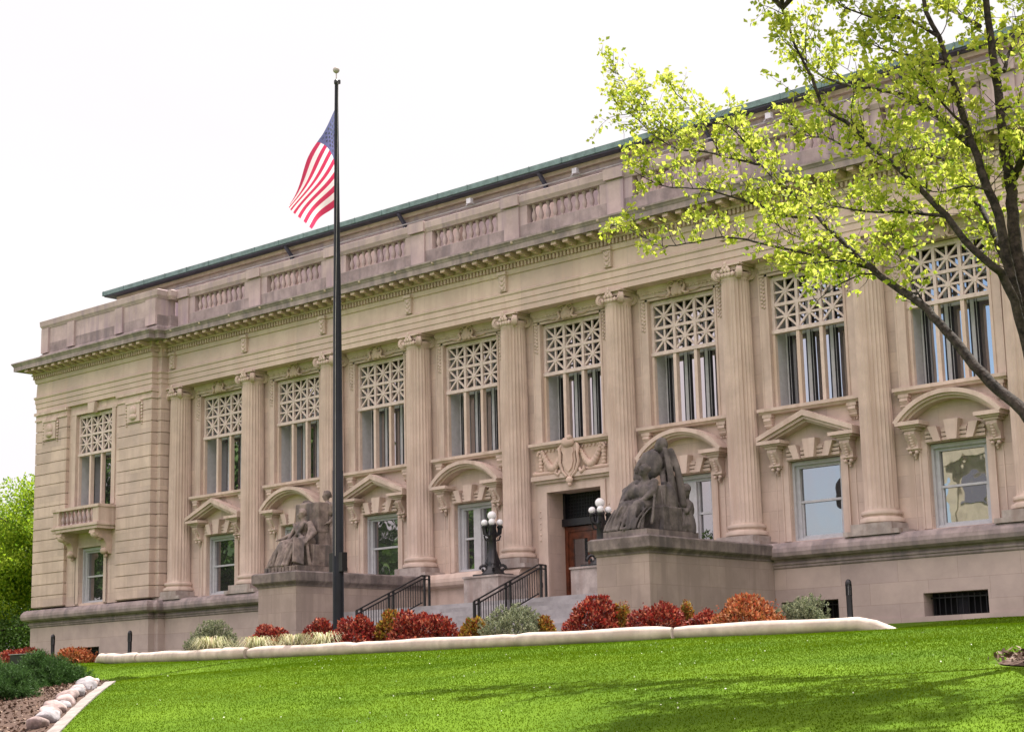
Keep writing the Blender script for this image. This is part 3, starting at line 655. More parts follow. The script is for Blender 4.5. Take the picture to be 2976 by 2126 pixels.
# ---- pavilions: rusticated courses, recess
for cxp,xa,xb in ((-1.37,XL,3.02),(51.91,47.52,XR)):
    m=MBk(); zz=2.70; courses=[]
    n=17; hgt=(11.19-2.74)/n
    for k in range(n):
        z0=2.74+k*hgt+.035; z1=2.74+(k+1)*hgt
        for a,b in ((xa,cxp-1.92),(cxp+1.92,xb)): m.box(a,b,PW,-.3,z0,z1)
    for k in range(n):
        z0=2.74+k*hgt; m.box(xa+.05,cxp-1.97,PW+.05,-.3,z0-.0,z0+.035); m.box(cxp+1.97,xb-.05,PW+.05,-.3,z0,z0+.035)
    # stepped returns
    sx=1 if xa<0 else -1; e=xb if xa<0 else xa
    for k in range(n):
        z0=2.74+k*hgt+.035; z1=2.74+(k+1)*hgt
        m.box(*sorted((e,e+sx*.25)),-1.2,-.15,z0,z1); m.box(*sorted((e,e+sx*.20)),-1.15,-.15,z0-.035,z0)
        m.box(*(sorted((xa,xa+.5)) if sx>0 else sorted((xb-.5,xb))),-.3,29,z0,z1); m.box(*(sorted((xa+.05,xa+.5)) if sx>0 else sorted((xb-.5,xb-.05))),-.3,29,z0-.035,z0)
    part(m,'rusticated_wall',MW)
    for a,b in ((xa-.04,cxp-1.92),(cxp+1.92,xb+.04)):
        m=MBk()
        m.box(a,b,PW-.05,-.3,11.19,11.27); m.box(a+.02,b-.02,PW-.0,-.3,11.27,11.47); m.box(a-.03,b+.03,PW-.09,-.3,11.47,11.60)
        cxx=(a+b)/2
        m.box(cxx-.45,cxx+.45,PW-.08,PW,10.28,11.08); m.box(cxx-.55,cxx+.55,PW-.12,PW,11.08,11.17); m.ball((cxx,PW-.1,10.5),.2,10,8,(1.3,.5,.7)); m.ball((cxx,PW-.1,10.75),.22,10,8,(1,.4,1))
        for q in range(7):
            for s2 in (-1,1): m.ball((cxx+s2*.55,PW-.04,11.0-q*.14),.075-.006*q,7,5,(1,.6,1))
        part(m,'pier_capital',MS,smooth=40)
    m=MBk()
    m.box(e if sx>0 else e-.25,e+.25 if sx>0 else e,-1.24,-.3,11.19,11.27)
    m.box(*sorted((e,e+sx*.25)),-1.2,-.3,11.27,11.6)
    part(m,'pier_capital',MS,smooth=40)
    m=MBk(); y=-1.34; c=cxp
    m.box(c-1.92,c-1.36,y,-.2,2.7,11.6); m.box(c+1.36,c+1.92,y,-.2,2.7,11.6); m.box(c-1.36,c+1.36,y,-.2,11.16,11.6); m.box(c-1.36,c+1.36,y,-.2,5.2,6.95); m.box(c-1.36,c-.92,y,-.2,2.7,5.2); m.box(c+.92,c+1.36,y,-.2,2.7,5.2); m.box(c-.92,c+.92,y+.02,-.2,2.6,2.78)
    part(m,'recess_wall',MW)
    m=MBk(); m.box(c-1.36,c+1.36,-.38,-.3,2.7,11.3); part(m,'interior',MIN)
    m=MBk()
    for s2 in (-1,1): m.box(*sorted((c+s2*1.36,c+s2*1.62)),y-.05,y,6.95,11.2); m.box(*sorted((c+s2*.94,c+s2*1.2)),y-.05,y,2.76,5.2)
    m.box(c-1.7,c+1.7,y-.06,y,11.16,11.30); m.prism([(c-.2,11.10),(c+.2,11.10),(c+.27,11.56),(c-.27,11.56)],y-.22,y)
    part(m,'window_surround',MS)
    o=copy_tree(lw[False],root,(c-25.27,-1.17,0))
    # balcony
    b=MBk(); yb0,yb1=-2.28,y; hw=1.72
    b.box(c-hw,c+hw,yb0,yb1,5.84,6.12); b.box(c-hw-.06,c+hw+.06,yb0-.06,yb1,5.98,6.08)
    b.box(c-hw,c-hw+.42,yb0+.06,yb0+.36,6.12,6.76); b.box(c+hw-.42,c+hw,yb0+.06,yb0+.36,6.12,6.76)
    b.box(c-hw,c-hw+.22,yb0+.36,yb1,6.12,6.76); b.box(c+hw-.22,c+hw,yb0+.36,yb1,6.12,6.76)
    b.box(c-hw-.05,c+hw+.05,yb0,yb0+.42,6.76,6.88); b.box(c-hw-.05,c-hw+.27,yb0+.42,yb1,6.76,6.88); b.box(c+hw-.27,c+hw+.05,yb0+.42,yb1,6.76,6.88)
    bo=part(b,'balcony',MS)
    for k in range(8):
        o=bal0.copy(); link(o,bo); o.location=(c-1.3+2.6*(k+.5)/8,yb0+.21,6.12); o.scale=(.95,.95,.9)
    for s2 in (-1,1):
        k=MBk(); xx=c+s2*1.25
        k.prismx([(-1.3,5.84),(-2.20,5.84),(-2.24,5.66),(-2.05,5.50),(-1.75,5.42),(-1.62,5.2),(-1.60,4.95),(-1.48,4.8),(-1.3,4.8)],xx-.2,xx+.2)
        k.ball((xx,-2.05,5.63),.2,12,8,(1.15,1,1)); k.ball((xx,-1.6,4.92),.15,10,8,(1.3,1,1)); k.ball((xx,-1.85,5.5),.16,10,8); k.ball((xx,-1.5,4.72),.09,8,6)
        k.build('balcony_bracket',MO,bo,loc=Z,smooth=60)
# ---- entrance
c=CX[5]
m=MBk()
for sx in (-1,1):
    m.box(*sorted((c+sx*1.2,c+sx*1.42)),-.24,-.15,1.25,5.40); m.box(*sorted((c+sx*1.42,c+sx*1.66)),-.20,-.15,1.25,5.50)
m.box(c-1.2,c+1.2,-.24,-.15,5.18,5.40); m.box(c-1.42,c+1.42,-.20,-.15,5.40,5.50); m.box(c-1.72,c+1.72,-.30,-.15,5.50,5.60); m.box(c-1.78,c+1.78,-.40,-.15,5.60,5.76)
for k in range(6):
    for sx in (-1,1): m.ball((c+sx*1.54,-.20,4.55-.2*k),.035,6,5)
part(m,'door_surround',MS,smooth=40)
m=MBk(); m.box(c-1.70,c+1.70,-.22,-.15,5.76,6.80); part(m,'carved_panel',MO)
m=MBk()
q=[(0,6.80),(.30,6.72),(.36,6.55),(.27,6.42),(.30,6.1),(.20,5.8),(.0,5.62),(-.20,5.8),(-.30,6.1),(-.27,6.42),(-.36,6.55),(-.30,6.72)]
m.prism([(c+x,z) for x,z in q],-.42,-.2); m.prism([(c+x*.72,6.2+(z-6.2)*.75) for x,z in q],-.47,-.42); m.ball((c,-.44,6.78),.26,12,8,(1.1,.6,.7)); m.ball((c+.12,-.50,6.93),.10,10,7)
m.ball((c-.12,-.48,6.86),.09,10,7); m.ball((c,-.42,5.50),.13,10,7,(1.2,.6,1)); m.ball((c,-.40,5.35),.08,10,7)
for sx in (-1,1):
    m.tube([(c+sx*.30,-.36,6.75),(c+sx*.42,-.42,6.6),(c+sx*.38,-.42,6.35),(c+sx*.42,-.4,6.1),(c+sx*.30,-.4,5.8),(c+sx*.12,-.42,5.62)],[.05,.07,.05,.06,.06,.04],7)
    m.tube([(c+sx*.4,-.34,5.86),(c+sx*.52,-.4,5.72),(c+sx*.66,-.38,5.80),(c+sx*.60,-.36,5.92)],[.06,.07,.06,.04],7)
    for t in np.linspace(0,1,13):   # garland
        x=sx*(.45+.85*t); z=6.42-.50*math.sin(math.pi*min(1,t*1.0))+.12*t
        m.ball((c+x,-.27,z),.10+.045*math.sin(math.pi*t),8,6,(1,.8,1)); m.ball((c+x,-.30,z+.07),.06,7,5)
    for t in range(6): m.ball((c+sx*1.42,-.26,6.45-.12*t),.10-.004*t,8,6,(1.1,.7,1))
    m.tube([(c+sx*1.3,-.26,6.62),(c+sx*1.45,-.32,6.60),(c+sx*1.52,-.3,6.48)],.05,7)
    for k in range(7): m.box(*sorted((c+sx*(.45+.17*k),c+sx*(.52+.17*k))),-.27,-.22,6.58,6.66)
    m.tube([(c+sx*.5,-.26,5.84),(c+sx*1.72,-.26,5.84)],.075,8); m.ball((c+sx*1.68,-.27,5.85),.1,8,6)
part(m,'carved_shield',MO,smooth=60)
m=MBk(); m.box(c-1.2,c+1.2,.80,.95,1.25,5.2); dr=part(m,'entrance_door',MDK)
m=MBk(); m.box(c-1.2,c-1.06,.66,.8,1.25,4.05); m.box(c+1.06,c+1.2,.66,.8,1.25,4.05); m.box(c-1.06,c+1.06,.66,.8,3.86,4.02)
for a,b in ((c-1.06,c-.01),(c+.01,c+1.06)):
    m.box(a,a+.2,.70,.79,1.25,3.86); m.box(b-.2,b,.70,.79,1.25,3.86); m.box(a+.2,b-.2,.70,.79,1.25,1.75); m.box(a+.2,b-.2,.70,.79,3.6,3.86)
m.build('door_leaf',MWD,dr,loc=Z)
m=MBk(); 
for a in (c-.86,c+.21): m.box(a,a+.65,.74,.745,1.75,3.6)
m.build('door_pane',MG2,dr,loc=Z)
m=MBk(); m.box(c-1.2,c+1.2,.52,.8,4.05,4.30); m.box(c-1.2,c-1.1,.6,.8,4.3,5.2); m.box(c+1.1,c+1.2,.6,.8,4.3,5.2)
for k in range(18):
    x=c-1.05+.124*k; m.bar((x,.70,4.34),(x+.0,.70,5.16),.02,.02)
for k in range(7): m.box(c-1.1,c+1.1,.71,.73,4.38+.12*k,4.395+.12*k)
m.build('transom_grille',MBL,dr,loc=Z)
MIC=mat('intercom_case',(.45,.42,.38),.5)
m=MBk(); m.box(c-1.62,c-1.48,-.24,-.20,2.35,2.62); m.box(c-1.58,c-1.52,-.25,-.24,2.5,2.56); part(m,'intercom',MIC)
m=MBk(); m.box(c-1.60,c-1.51,-.26,-.20,1.95,2.12); part(m,'card_reader',MDK)
# ------------------------------------------------------------------ stairs, pedestals
st=MBk((c,-5,0)); x0,x1=18.72,31.82
st.box(x0,x1,-5.0,.8,0.2,1.25)
for k in range(7): st.box(x0,x1,-5.0-.36*(k+1),-5.0-.36*k,-.4,1.25-.157*(k+1))
st.box(x0+4.9,x1-4.9,-1.35,-.25,1.25,1.40)
so=st.build('entrance_stairs',MCONC); tag(so,'wide grey stone steps climbing to the entrance landing','stairs')
def pedestal(xa,xb,lab):
    r=empty('stair_pedestal',((xa+xb)/2,-4,0)); tag(r,lab,'pedestal','stone pedestals flanking the entrance steps')
    off=Vector(r.location)
    def pb(m,n,mt): m.o=off.copy(); m.build(n,mt,r,loc=(0,0,0))
    m=MBk(); m.box(xa,xb,-7.0,-.88,-.5,2.10); pb(m,'body',MPED)
    m=MBk(); m.sweep([(-.9,2.10),(.03,2.10),(.04,2.15),(.09,2.20),(.14,2.23),(.17,2.27),(.17,2.55),(.10,2.60),(-.9,2.62)],[(xa,-.9),(xa,-7.0),(xb,-7.0),(xb,-.9)]); m.box(xa+.3,xb-.3,-6.5,-.9,2.11,2.61); pb(m,'cap',MK)
    return r
MPED=mat('pedestal_stone',(.37,.305,.275),.85,.08,.8,bump=.1,joints=(1.0,.62),streak=(.29,.235,.21))
pedestal(16.80,18.75,'square stone pedestal left of the steps, under the seated woman statue')
pedestal(31.79,33.68,'square stone pedestal right of the steps, under the hooded figure statue')
# ------------------------------------------------------------------ statues
def sculpt(name,prims,parent,vox=.022,mt=None,sm=2):
    m=MBk(Vector(parent.location))
    for p in prims:
        k=p[0]
        if k=='c': m.tube([p[1],p[2]],[p[3],p[4]],12); m.ball(p[1],p[3],12,8); m.ball(p[2],p[4],12,8)
        elif k=='e': m.ball(p[1],p[2],16,10,p[3])
        elif k=='b': m.bar(p[1],p[2],p[3],p[4],up=p[5] if len(p)>5 else (0,0,1))
        elif k=='t': m.tube(p[1],p[2],10); [m.ball(q,(p[2][i] if isinstance(p[2],list) else p[2]),10,6) for i,q in enumerate(p[1])]
    o=m.build(name,mt or MST,parent,loc=(0,0,0))
    r=o.modifiers.new('r','REMESH'); r.mode='VOXEL'; r.voxel_size=vox; r.use_smooth_shade=True
    s=o.modifiers.new('s','SMOOTH'); s.factor=.5; s.iterations=sm
    return o
def fold(a,b,c_,r0,r1,n=6):
    """curved drapery fold through three points (quadratic)"""
    a,b,c_=Vector(a),Vector(b),Vector(c_); P=[]
    for i in range(n):
        t=i/(n-1); P.append(tuple(a*(1-t)**2+b*2*t*(1-t)+c_*t*t))
    return ('t',P,[r0+(r1-r0)*i/(n-1) for i in range(n)])
def head(c,r,face=(0,-1,0),hair=True,tilt=0):
    c=Vector(c); f=Vector(face).normalized(); s=f.cross(Vector((0,0,1))).normalized(); u=s.cross(f)
    L=[('e',c,r,(.80,.92,1.12)),('e',c+f*r*.28-u*r*.55,r*.62,(.9,.9,1)),
       ('c',c+f*r*.86+u*r*.12,c+f*r*1.05-u*r*.22,r*.10,r*.16),                           # nose
       ('e',c+f*r*.80-u*r*.52,r*.2,(1.3,.8,.5)),('e',c+f*r*.70-u*r*.86,r*.22,(1,1,.9)),    # mouth, chin
       ('e',c+f*r*.70+u*r*.27+s*r*.34,r*.2,(1.3,.7,.5)),('e',c+f*r*.70+u*r*.27-s*r*.34,r*.2,(1.3,.7,.5)),  # brows
       ('e',c+s*r*.82-u*r*.05,r*.18,(.5,1,1.4)),('e',c-s*r*.82-u*r*.05,r*.18,(.5,1,1.4))]
    if hair: L+=[('e',c-f*r*.25+u*r*.30,r*1.02,(.95,.95,.95)),('t',[c+s*r*.8+u*r*.2+f*r*.3,c+u*r*.95+f*r*.45,c-s*r*.8+u*r*.2+f*r*.3],[r*.26]*3),('e',c-f*r*1.05-u*r*.1,r*.42,(1,1,1))]
    return L
def hand(w,d,palm=(0,0,-1),r=.03,curl=.4):
    """palm and five fingers from wrist w towards d"""
    w=Vector(w); d=Vector(d).normalized(); p=Vector(palm); s=d.cross(p).normalized(); p=s.cross(d).normalized()
    L=[('e',w+d*.07,.055,(1.0,1.0,.8))]
    for k,l in enumerate((.085,.1,.095,.075)):
        b=w+d*.11+s*((k-1.5)*.032); m_=b+d*l*.55+p*l*curl*.3; e=m_+d*l*.3+p*l*curl*.9
        L+=[('c',b,m_,.019,.017),('c',m_,e,.017,.014)]
    b=w+d*.04-s*.055; L+=[('c',b,b+d*.05-s*.03+p*.03,.022,.017)]
    return L
# --- left group
LG=empty('seated_woman_statue',(17.8,-5.75,2.62)); tag(LG,'weathered stone sculpture of a seated robed woman with a tablet and a youth behind','statue','stone sculpture groups beside the steps')
m=MBk(Vector(LG.location)); m.box(16.93,18.62,-6.86,-4.55,2.615,2.80)
for k in range(9): m.box(17.0+.18*k,17.13+.18*k,-6.90,-6.86,2.63,2.77)
m.build('statue_base',MST,LG,loc=(0,0,0))
H=(17.70,-5.85,4.66)
pr=head(H,.155,(-.25,-1,-.08))+[('c',(17.70,-5.84,4.50),(17.72,-5.80,4.36),.075,.085),
 ('e',(17.72,-5.78,4.18),.26,(1.08,.72,1.0)),('e',(17.73,-5.74,3.92),.24,(1.0,.8,1.0)),('e',(17.75,-5.66,3.66),.34,(1.15,.95,.8)),
 ('e',(17.60,-5.95,4.16),.10,(1,1,1)),('e',(17.83,-5.97,4.15),.10,(1,1,1)),
 ('c',(17.42,-5.78,4.30),(17.22,-5.80,4.02),.11,.09),('c',(17.22,-5.80,4.02),(16.98,-6.15,3.80),.085,.055),   # right arm resting
 ('c',(18.02,-5.76,4.28),(18.30,-5.80,3.98),.12,.10),('c',(18.30,-5.80,3.98),(18.36,-6.12,3.72),.09,.06),
 ('c',(17.60,-5.75,3.66),(17.42,-6.42,3.58),.22,.17),('c',(17.92,-5.75,3.66),(18.12,-6.38,3.60),.22,.17),     # thighs
 ('c',(17.42,-6.42,3.55),(17.38,-6.62,2.92),.16,.15),('c',(18.10,-6.40,3.56),(17.95,-6.66,2.92),.16,.15),
 ('c',(17.34,-6.68,2.86),(17.28,-6.86,2.84),.07,.06),('c',(17.92,-6.70,2.86),(17.92,-6.88,2.84),.07,.06),
 ('b',(17.75,-5.55,2.8),(17.75,-5.55,3.55),1.5,.9,(0,1,0))]
pr+=hand((16.98,-6.15,3.80),(-.3,-1,-.1))+hand((18.36,-6.12,3.72),(.1,-.8,-.6))
for a,b,c3 in [((17.30,-6.50,3.55),(17.05,-6.60,3.25),(16.98,-6.72,2.84)),((17.36,-6.57,3.55),(17.22,-6.70,3.2),(17.14,-6.80,2.84)),((17.45,-6.60,3.55),(17.36,-6.78,3.2),(17.34,-6.80,2.86)),
  ((17.52,-6.58,3.55),(17.62,-6.80,3.15),(17.50,-6.80,2.84)),((17.60,-6.52,3.60),(17.80,-6.72,3.25),(17.62,-6.82,2.84)),((17.98,-6.52,3.6),(17.72,-6.66,3.2),(17.74,-6.82,2.84)),
  ((18.05,-6.56,3.58),(17.96,-6.75,3.2),(17.88,-6.82,2.84)),((18.16,-6.52,3.58),(18.12,-6.7,3.2),(18.06,-6.8,2.84)),((17.22,-6.3,3.6),(16.98,-6.3,3.2),(16.96,-6.45,2.84)),
  ((17.75,-6.35,3.70),(17.75,-6.62,3.45),(17.62,-6.66,3.1)),((17.46,-5.98,4.3),(17.75,-6.10,3.95),(18.05,-6.0,3.75)),((17.98,-5.96,4.3),(17.85,-6.1,4.0),(17.5,-6.05,3.78)),
  ((17.40,-6.0,3.78),(17.75,-6.2,3.74),(18.1,-6.05,3.80)),((18.1,-5.85,4.2),(18.35,-6.0,3.9),(18.28,-6.3,3.5)),((17.3,-5.8,4.25),(17.2,-5.9,3.9),(17.3,-6.2,3.66)),((18.28,-6.1,3.7),(18.4,-6.2,3.3),(18.42,-6.1,2.84))]:
    pr.append(fold(a,b,c3,.055,.07))
sculpt('seated_woman',pr,LG)
m_=[('b',(18.20,-6.40,3.72),(18.52,-6.72,2.86),.42,.09,(.75,.0,.66))]
sculpt('tablet',m_,LG,vox=.02,sm=3)
sculpt('throne_back',[('b',(17.62,-5.30,4.02),(17.62,-5.30,5.06),1.22,.46,(0,1,0)),('b',(17.75,-5.25,2.8),(17.75,-5.25,4.05),.9,.5,(0,1,0)),('e',(17.35,-5.30,5.06),.16,(1.6,1,.6))],LG,vox=.025,sm=2)
pr=head((18.02,-4.98,5.32),.15,(-.35,-1,-.05))+[('c',(18.02,-4.97,5.17),(18.04,-4.95,5.05),.07,.08),('e',(18.06,-4.95,4.82),.26,(1.05,.68,1.15)),('e',(18.07,-4.93,4.45),.21,(1,.75,1.1)),('e',(18.08,-4.92,4.15),.23,(1,.8,.9)),
 ('c',(17.82,-4.96,4.98),(17.60,-5.15,5.02),.10,.08),('c',(17.60,-5.15,5.02),(17.42,-5.32,5.16),.07,.05),('c',(18.30,-4.94,4.98),(18.42,-4.9,4.62),.10,.085),('c',(18.42,-4.9,4.62),(18.32,-5.12,4.36),.075,.055),
 ('c',(17.98,-4.92,4.1),(17.97,-4.97,3.45),.15,.12),('c',(17.97,-4.97,3.45),(17.99,-4.92,2.9),.11,.08),('c',(18.20,-4.92,4.1),(18.24,-5.0,3.45),.15,.12),('c',(18.24,-5.0,3.45),(18.26,-4.92,2.9),.11,.08),
 ('c',(17.99,-4.94,2.86),(17.97,-5.12,2.84),.07,.05),('c',(18.26,-4.94,2.86),(18.28,-5.12,2.84),.07,.05),
 fold((18.3,-5.0,4.3),(18.45,-5.05,3.6),(18.42,-4.95,2.9),.09,.12),fold((18.1,-5.1,4.25),(18.2,-5.2,3.6),(18.3,-5.1,2.9),.08,.1),fold((17.95,-5.1,4.2),(18.05,-5.15,3.7),(18.15,-5.1,3.1),.06,.08),fold((18.36,-4.85,4.2),(18.5,-4.8,3.6),(18.5,-4.7,2.9),.08,.1)]
pr+=hand((17.42,-5.32,5.16),(-.9,-.3,.0))+hand((18.32,-5.12,4.36),(-.4,-.7,-.3))
sculpt('standing_youth',pr,LG)
# --- right group
RG=empty('hooded_figures_statue',(32.75,-5.6,2.62)); tag(RG,'dark weathered stone sculpture of a bowed seated figure under a tall hooded one','statue','stone sculpture groups beside the steps')
m=MBk(Vector(RG.location)); m.box(31.93,33.52,-6.84,-4.42,2.615,2.80); m.build('statue_base',MK,RG,loc=(0,0,0))
Hs=(32.76,-5.90,4.56)
pr=head(Hs,.16,(-.75,-.65,-.55))+[('c',(32.76,-5.86,4.44),(32.74,-5.78,4.28),.09,.10),('e',(32.70,-5.74,4.06),.29,(1.12,.8,1.0)),('e',(32.72,-5.70,3.78),.27,(1,.85,.9)),('e',(32.75,-5.62,3.58),.35,(1.1,.95,.8)),
 ('c',(32.42,-5.75,4.22),(31.98,-5.82,4.06),.13,.10),('c',(31.98,-5.82,4.06),(32.22,-6.22,3.74),.09,.06),fold((32.35,-5.75,4.28),(31.92,-5.9,4.1),(32.0,-6.15,3.3),.09,.08),('c',(33.02,-5.78,4.22),(33.14,-6.0,3.92),.13,.11),('c',(33.14,-6.0,3.92),(32.96,-6.30,3.66),.10,.07),
 ('c',(32.62,-5.7,3.58),(32.40,-6.36,3.52),.22,.18),('c',(32.92,-5.7,3.58),(32.88,-6.38,3.52),.22,.18),('c',(32.40,-6.38,3.50),(32.26,-6.62,2.92),.16,.15),('c',(32.88,-6.40,3.50),(32.78,-6.62,2.92),.17,.16),
 ('c',(32.2,-6.66,2.86),(32.1,-6.82,2.84),.07,.06),('c',(32.76,-6.66,2.86),(32.7,-6.84,2.84),.07,.06),('b',(32.8,-5.5,2.8),(32.8,-5.5,3.5),1.3,.9,(0,1,0)),
 ('e',(32.60,-6.45,3.02),.2,(1.2,.9,.9)),('e',(32.22,-5.95,3.82),.2,(1,1,1.4)),('e',(32.50,-6.0,3.95),.22,(1.2,.9,1.1)),('e',(32.85,-6.0,3.9),.22,(1.1,.8,1.2))]
pr+=hand((32.22,-6.22,3.74),(.2,-.9,-.3))+hand((32.96,-6.30,3.66),(-.3,-.8,-.5))
for a,b,c3 in [((32.26,-6.42,3.55),(32.05,-6.55,3.2),(31.98,-6.76,2.84)),((32.32,-6.52,3.55),(32.15,-6.7,3.2),(32.08,-6.8,2.84)),((32.42,-6.56,3.52),(32.28,-6.72,3.2),(32.26,-6.8,2.84)),((32.52,-6.5,3.5),(32.45,-6.66,3.15),(32.42,-6.8,2.84)),
 ((32.62,-6.35,3.58),(32.60,-6.62,3.3),(32.56,-6.8,2.84)),((32.78,-6.54,3.52),(32.72,-6.72,3.2),(32.80,-6.8,2.84)),((32.95,-6.52,3.52),(33.0,-6.7,3.2),(32.98,-6.78,2.84)),((33.04,-6.35,3.5),(33.18,-6.5,3.2),(33.2,-6.66,2.84)),
 ((32.45,-6.0,4.2),(32.6,-6.15,3.9),(32.9,-6.1,3.75)),((32.4,-6.02,3.75),(32.7,-6.25,3.66),(33.0,-6.05,3.78)),((32.3,-5.85,4.15),(32.15,-5.9,3.7),(32.2,-6.1,3.4)),((33.08,-5.85,4.2),(33.3,-6.1,3.7),(33.28,-6.3,3.0)),((33.2,-5.7,4.0),(33.36,-5.8,3.5),(33.36,-6.0,2.84))]:
    pr.append(fold(a,b,c3,.035,.05))
for k in range(9):
    xx=32.02+.15*k; pr.append(fold((xx+.1,-6.5+.02*k,3.45),(xx,-6.72,3.15),(xx-.05+.02*(k%3),-6.82+.05*(k%2),2.84),.026,.04))
sculpt('seated_figure',pr,RG,mt=MSTD)
hh=(32.74,-5.12,5.34)
pr=head(hh,.15,(-.6,-.8,-.35),hair=False)+[('e',(32.80,-5.06,5.40),.205,(.9,.95,1.1)),('e',(32.88,-5.0,5.08),.21,(1.0,.8,.9)),('e',(32.94,-4.98,4.80),.25,(.95,.7,1.3)),('e',(32.98,-4.95,4.25),.23,(.9,.7,1.3)),('c',(33.02,-4.95,4.2),(33.06,-4.9,2.95),.19,.24),
 ('c',(32.60,-5.10,5.02),(32.32,-5.25,5.12),.13,.10),('c',(32.32,-5.25,5.12),(32.22,-5.55,4.75),.09,.06),
 fold((32.6,-5.1,5.2),(32.0,-5.2,5.1),(32.08,-5.35,4.45),.12,.13),fold((32.5,-5.05,5.2),(32.1,-5.0,5.15),(32.2,-5.1,4.4),.13,.16),fold((32.75,-5.2,4.95),(32.3,-5.3,4.8),(32.35,-5.3,4.3),.14,.16),fold((33.0,-5.15,5.2),(33.22,-5.2,4.6),(33.22,-5.2,3.9),.09,.11),
 ('e',(32.58,-5.32,4.82),.42,(1.0,.38,1.02)),('b',(33.14,-5.72,2.8),(33.10,-5.62,4.12),.40,.26),('e',(33.1,-5.3,3.6),.34,(1,.8,1.9)),fold((33.08,-5.0,5.2),(33.34,-4.95,4.6),(33.36,-4.9,3.6),.09,.12),fold((32.9,-5.2,4.6),(33.05,-5.35,4.0),(33.1,-5.3,3.2),.09,.1),('b',(33.22,-5.45,2.8),(33.12,-5.45,4.25),.16,.14)]
pr+=hand((32.22,-5.55,4.75),(.2,-.4,-.9))
sculpt('standing_hooded_figure',pr,RG,mt=MSTD)
pr=head((33.30,-4.66,4.03),.165,(.2,-1,-.45))+[('c',(33.28,-4.6,3.9),(33.22,-4.58,3.7),.09,.10),('e',(33.2,-4.62,3.48),.30,(1.05,.85,1.15)),('e',(33.16,-4.75,3.1),.34,(1,.8,1.0)),('e',(33.22,-4.62,3.18),.26,(1,.85,1)),('c',(33.0,-4.6,3.62),(32.98,-4.86,3.38),.1,.08),('c',(33.4,-4.6,3.62),(33.44,-4.86,3.40),.1,.08),
 ('c',(33.44,-4.86,3.40),(33.28,-4.98,3.58),.07,.05),('c',(33.1,-4.62,3.08),(33.12,-5.0,3.06),.17,.14),('c',(33.32,-4.62,3.06),(33.38,-4.98,2.98),.17,.14),('c',(33.12,-5.0,3.04),(33.1,-4.9,2.84),.13,.1),('c',(33.38,-4.98,2.96),(33.38,-4.75,2.86),.13,.1),
 fold((33.3,-4.84,3.5),(33.42,-5.0,3.2),(33.42,-4.98,2.84),.06,.08),fold((33.15,-4.84,3.5),(33.25,-5.05,3.2),(33.26,-5.05,2.84),.06,.08),fold((33.42,-4.7,3.4),(33.52,-4.6,3.1),(33.46,-4.6,2.84),.08,.1)]
pr+=hand((33.28,-4.98,3.58),(-.3,-.1,.9))
sculpt('kneeling_figure',pr,RG,mt=MSTD)
# ------------------------------------------------------------------ lamp standards
def lamp(x,lab):
    y=-1.75
    r=empty('globe_lamp',(x,y,2.34)); tag(r,lab,'lamp','five-globe cast iron lamps beside the door')
    r.scale=(1.17,1.17,1.17)
    m=MBk(); m.box(-.42,.42,-.42,.42,0,.05)
    m.lathe([(.36,.05),(.31,.12),(.21,.20),(.18,.32),(.19,.38),(.16,.45),(.125,.7),(.115,1.10),(.14,1.14),(.155,1.2),(.13,1.26),(.12,1.42),(.14,1.48),(.10,1.55),(.06,1.62)],0,0,12)
    for k in range(4):
        a=k*math.pi/2+math.pi/4; ca,sa=math.cos(a),math.sin(a)
        q=[(ca*(.26+.13*(1-t/14)*math.cos(t*.62)),sa*(.26+.13*(1-t/14)*math.cos(t*.62)),.20+.14*(1-t/14)*math.sin(t*.62)) for t in range(12)]
        m.tube(q,.042,7); m.tube([(ca*.2,sa*.2,.34),(ca*.13,sa*.13,.55),(ca*.09,sa*.09,.8)],[.06,.04,.02],6)
    m.o=Vector((0,0,0)); m.build('lamp_post',MBL,r,loc=Z,smooth=40)
    for k in range(4):
        a=k*math.pi/2+.72; ca,sa=math.cos(a),math.sin(a)
        m=MBk(); m.tube([(ca*.08,sa*.08,1.30),(ca*.14,sa*.14,1.18),(ca*.21,sa*.21,1.24),(ca*.225,sa*.225,1.38)],[.05,.06,.065,.07],7)
        m.lathe([(.04,0),(.085,.02),(.095,.07),(.06,.1)],ca*.225,sa*.225,12,zoff=1.37)
        m.tube([(ca*.1,sa*.1,1.02),(ca*.2,sa*.2,1.05),(ca*.24,sa*.24,1.18)],[.02,.025,.03],6)
        arm=m.build('lamp_arm',MBL,r,loc=Z,smooth=50)
        m=MBk(); m.ball((ca*.225,sa*.225,1.555),.10,20,14); m.build('lamp_globe',MGL,arm,loc=Z,smooth=180)
    m=MBk(); m.ball((0,0,1.76),.135,24,16); m.build('lamp_globe',MGL,r,loc=Z,smooth=180)
    p=MBk((x,y,1.25)); p.box(x-.80,x+.80,y-.62,-.86,1.25,2.27); p.box(x-.84,x+.84,y-.66,-.86,2.27,2.335)
    o=p.build('lamp_plinth',MPL); tag(o,lab.replace('globe lamp','block').replace('black','pale grey-tan stone').replace('standing','set'),'plinth','stone plinths under the lamps')
lamp(22.87,'black globe lamp standing left of the entrance door')
lamp(27.67,'black globe lamp standing right of the entrance door, beside the hooded statue')
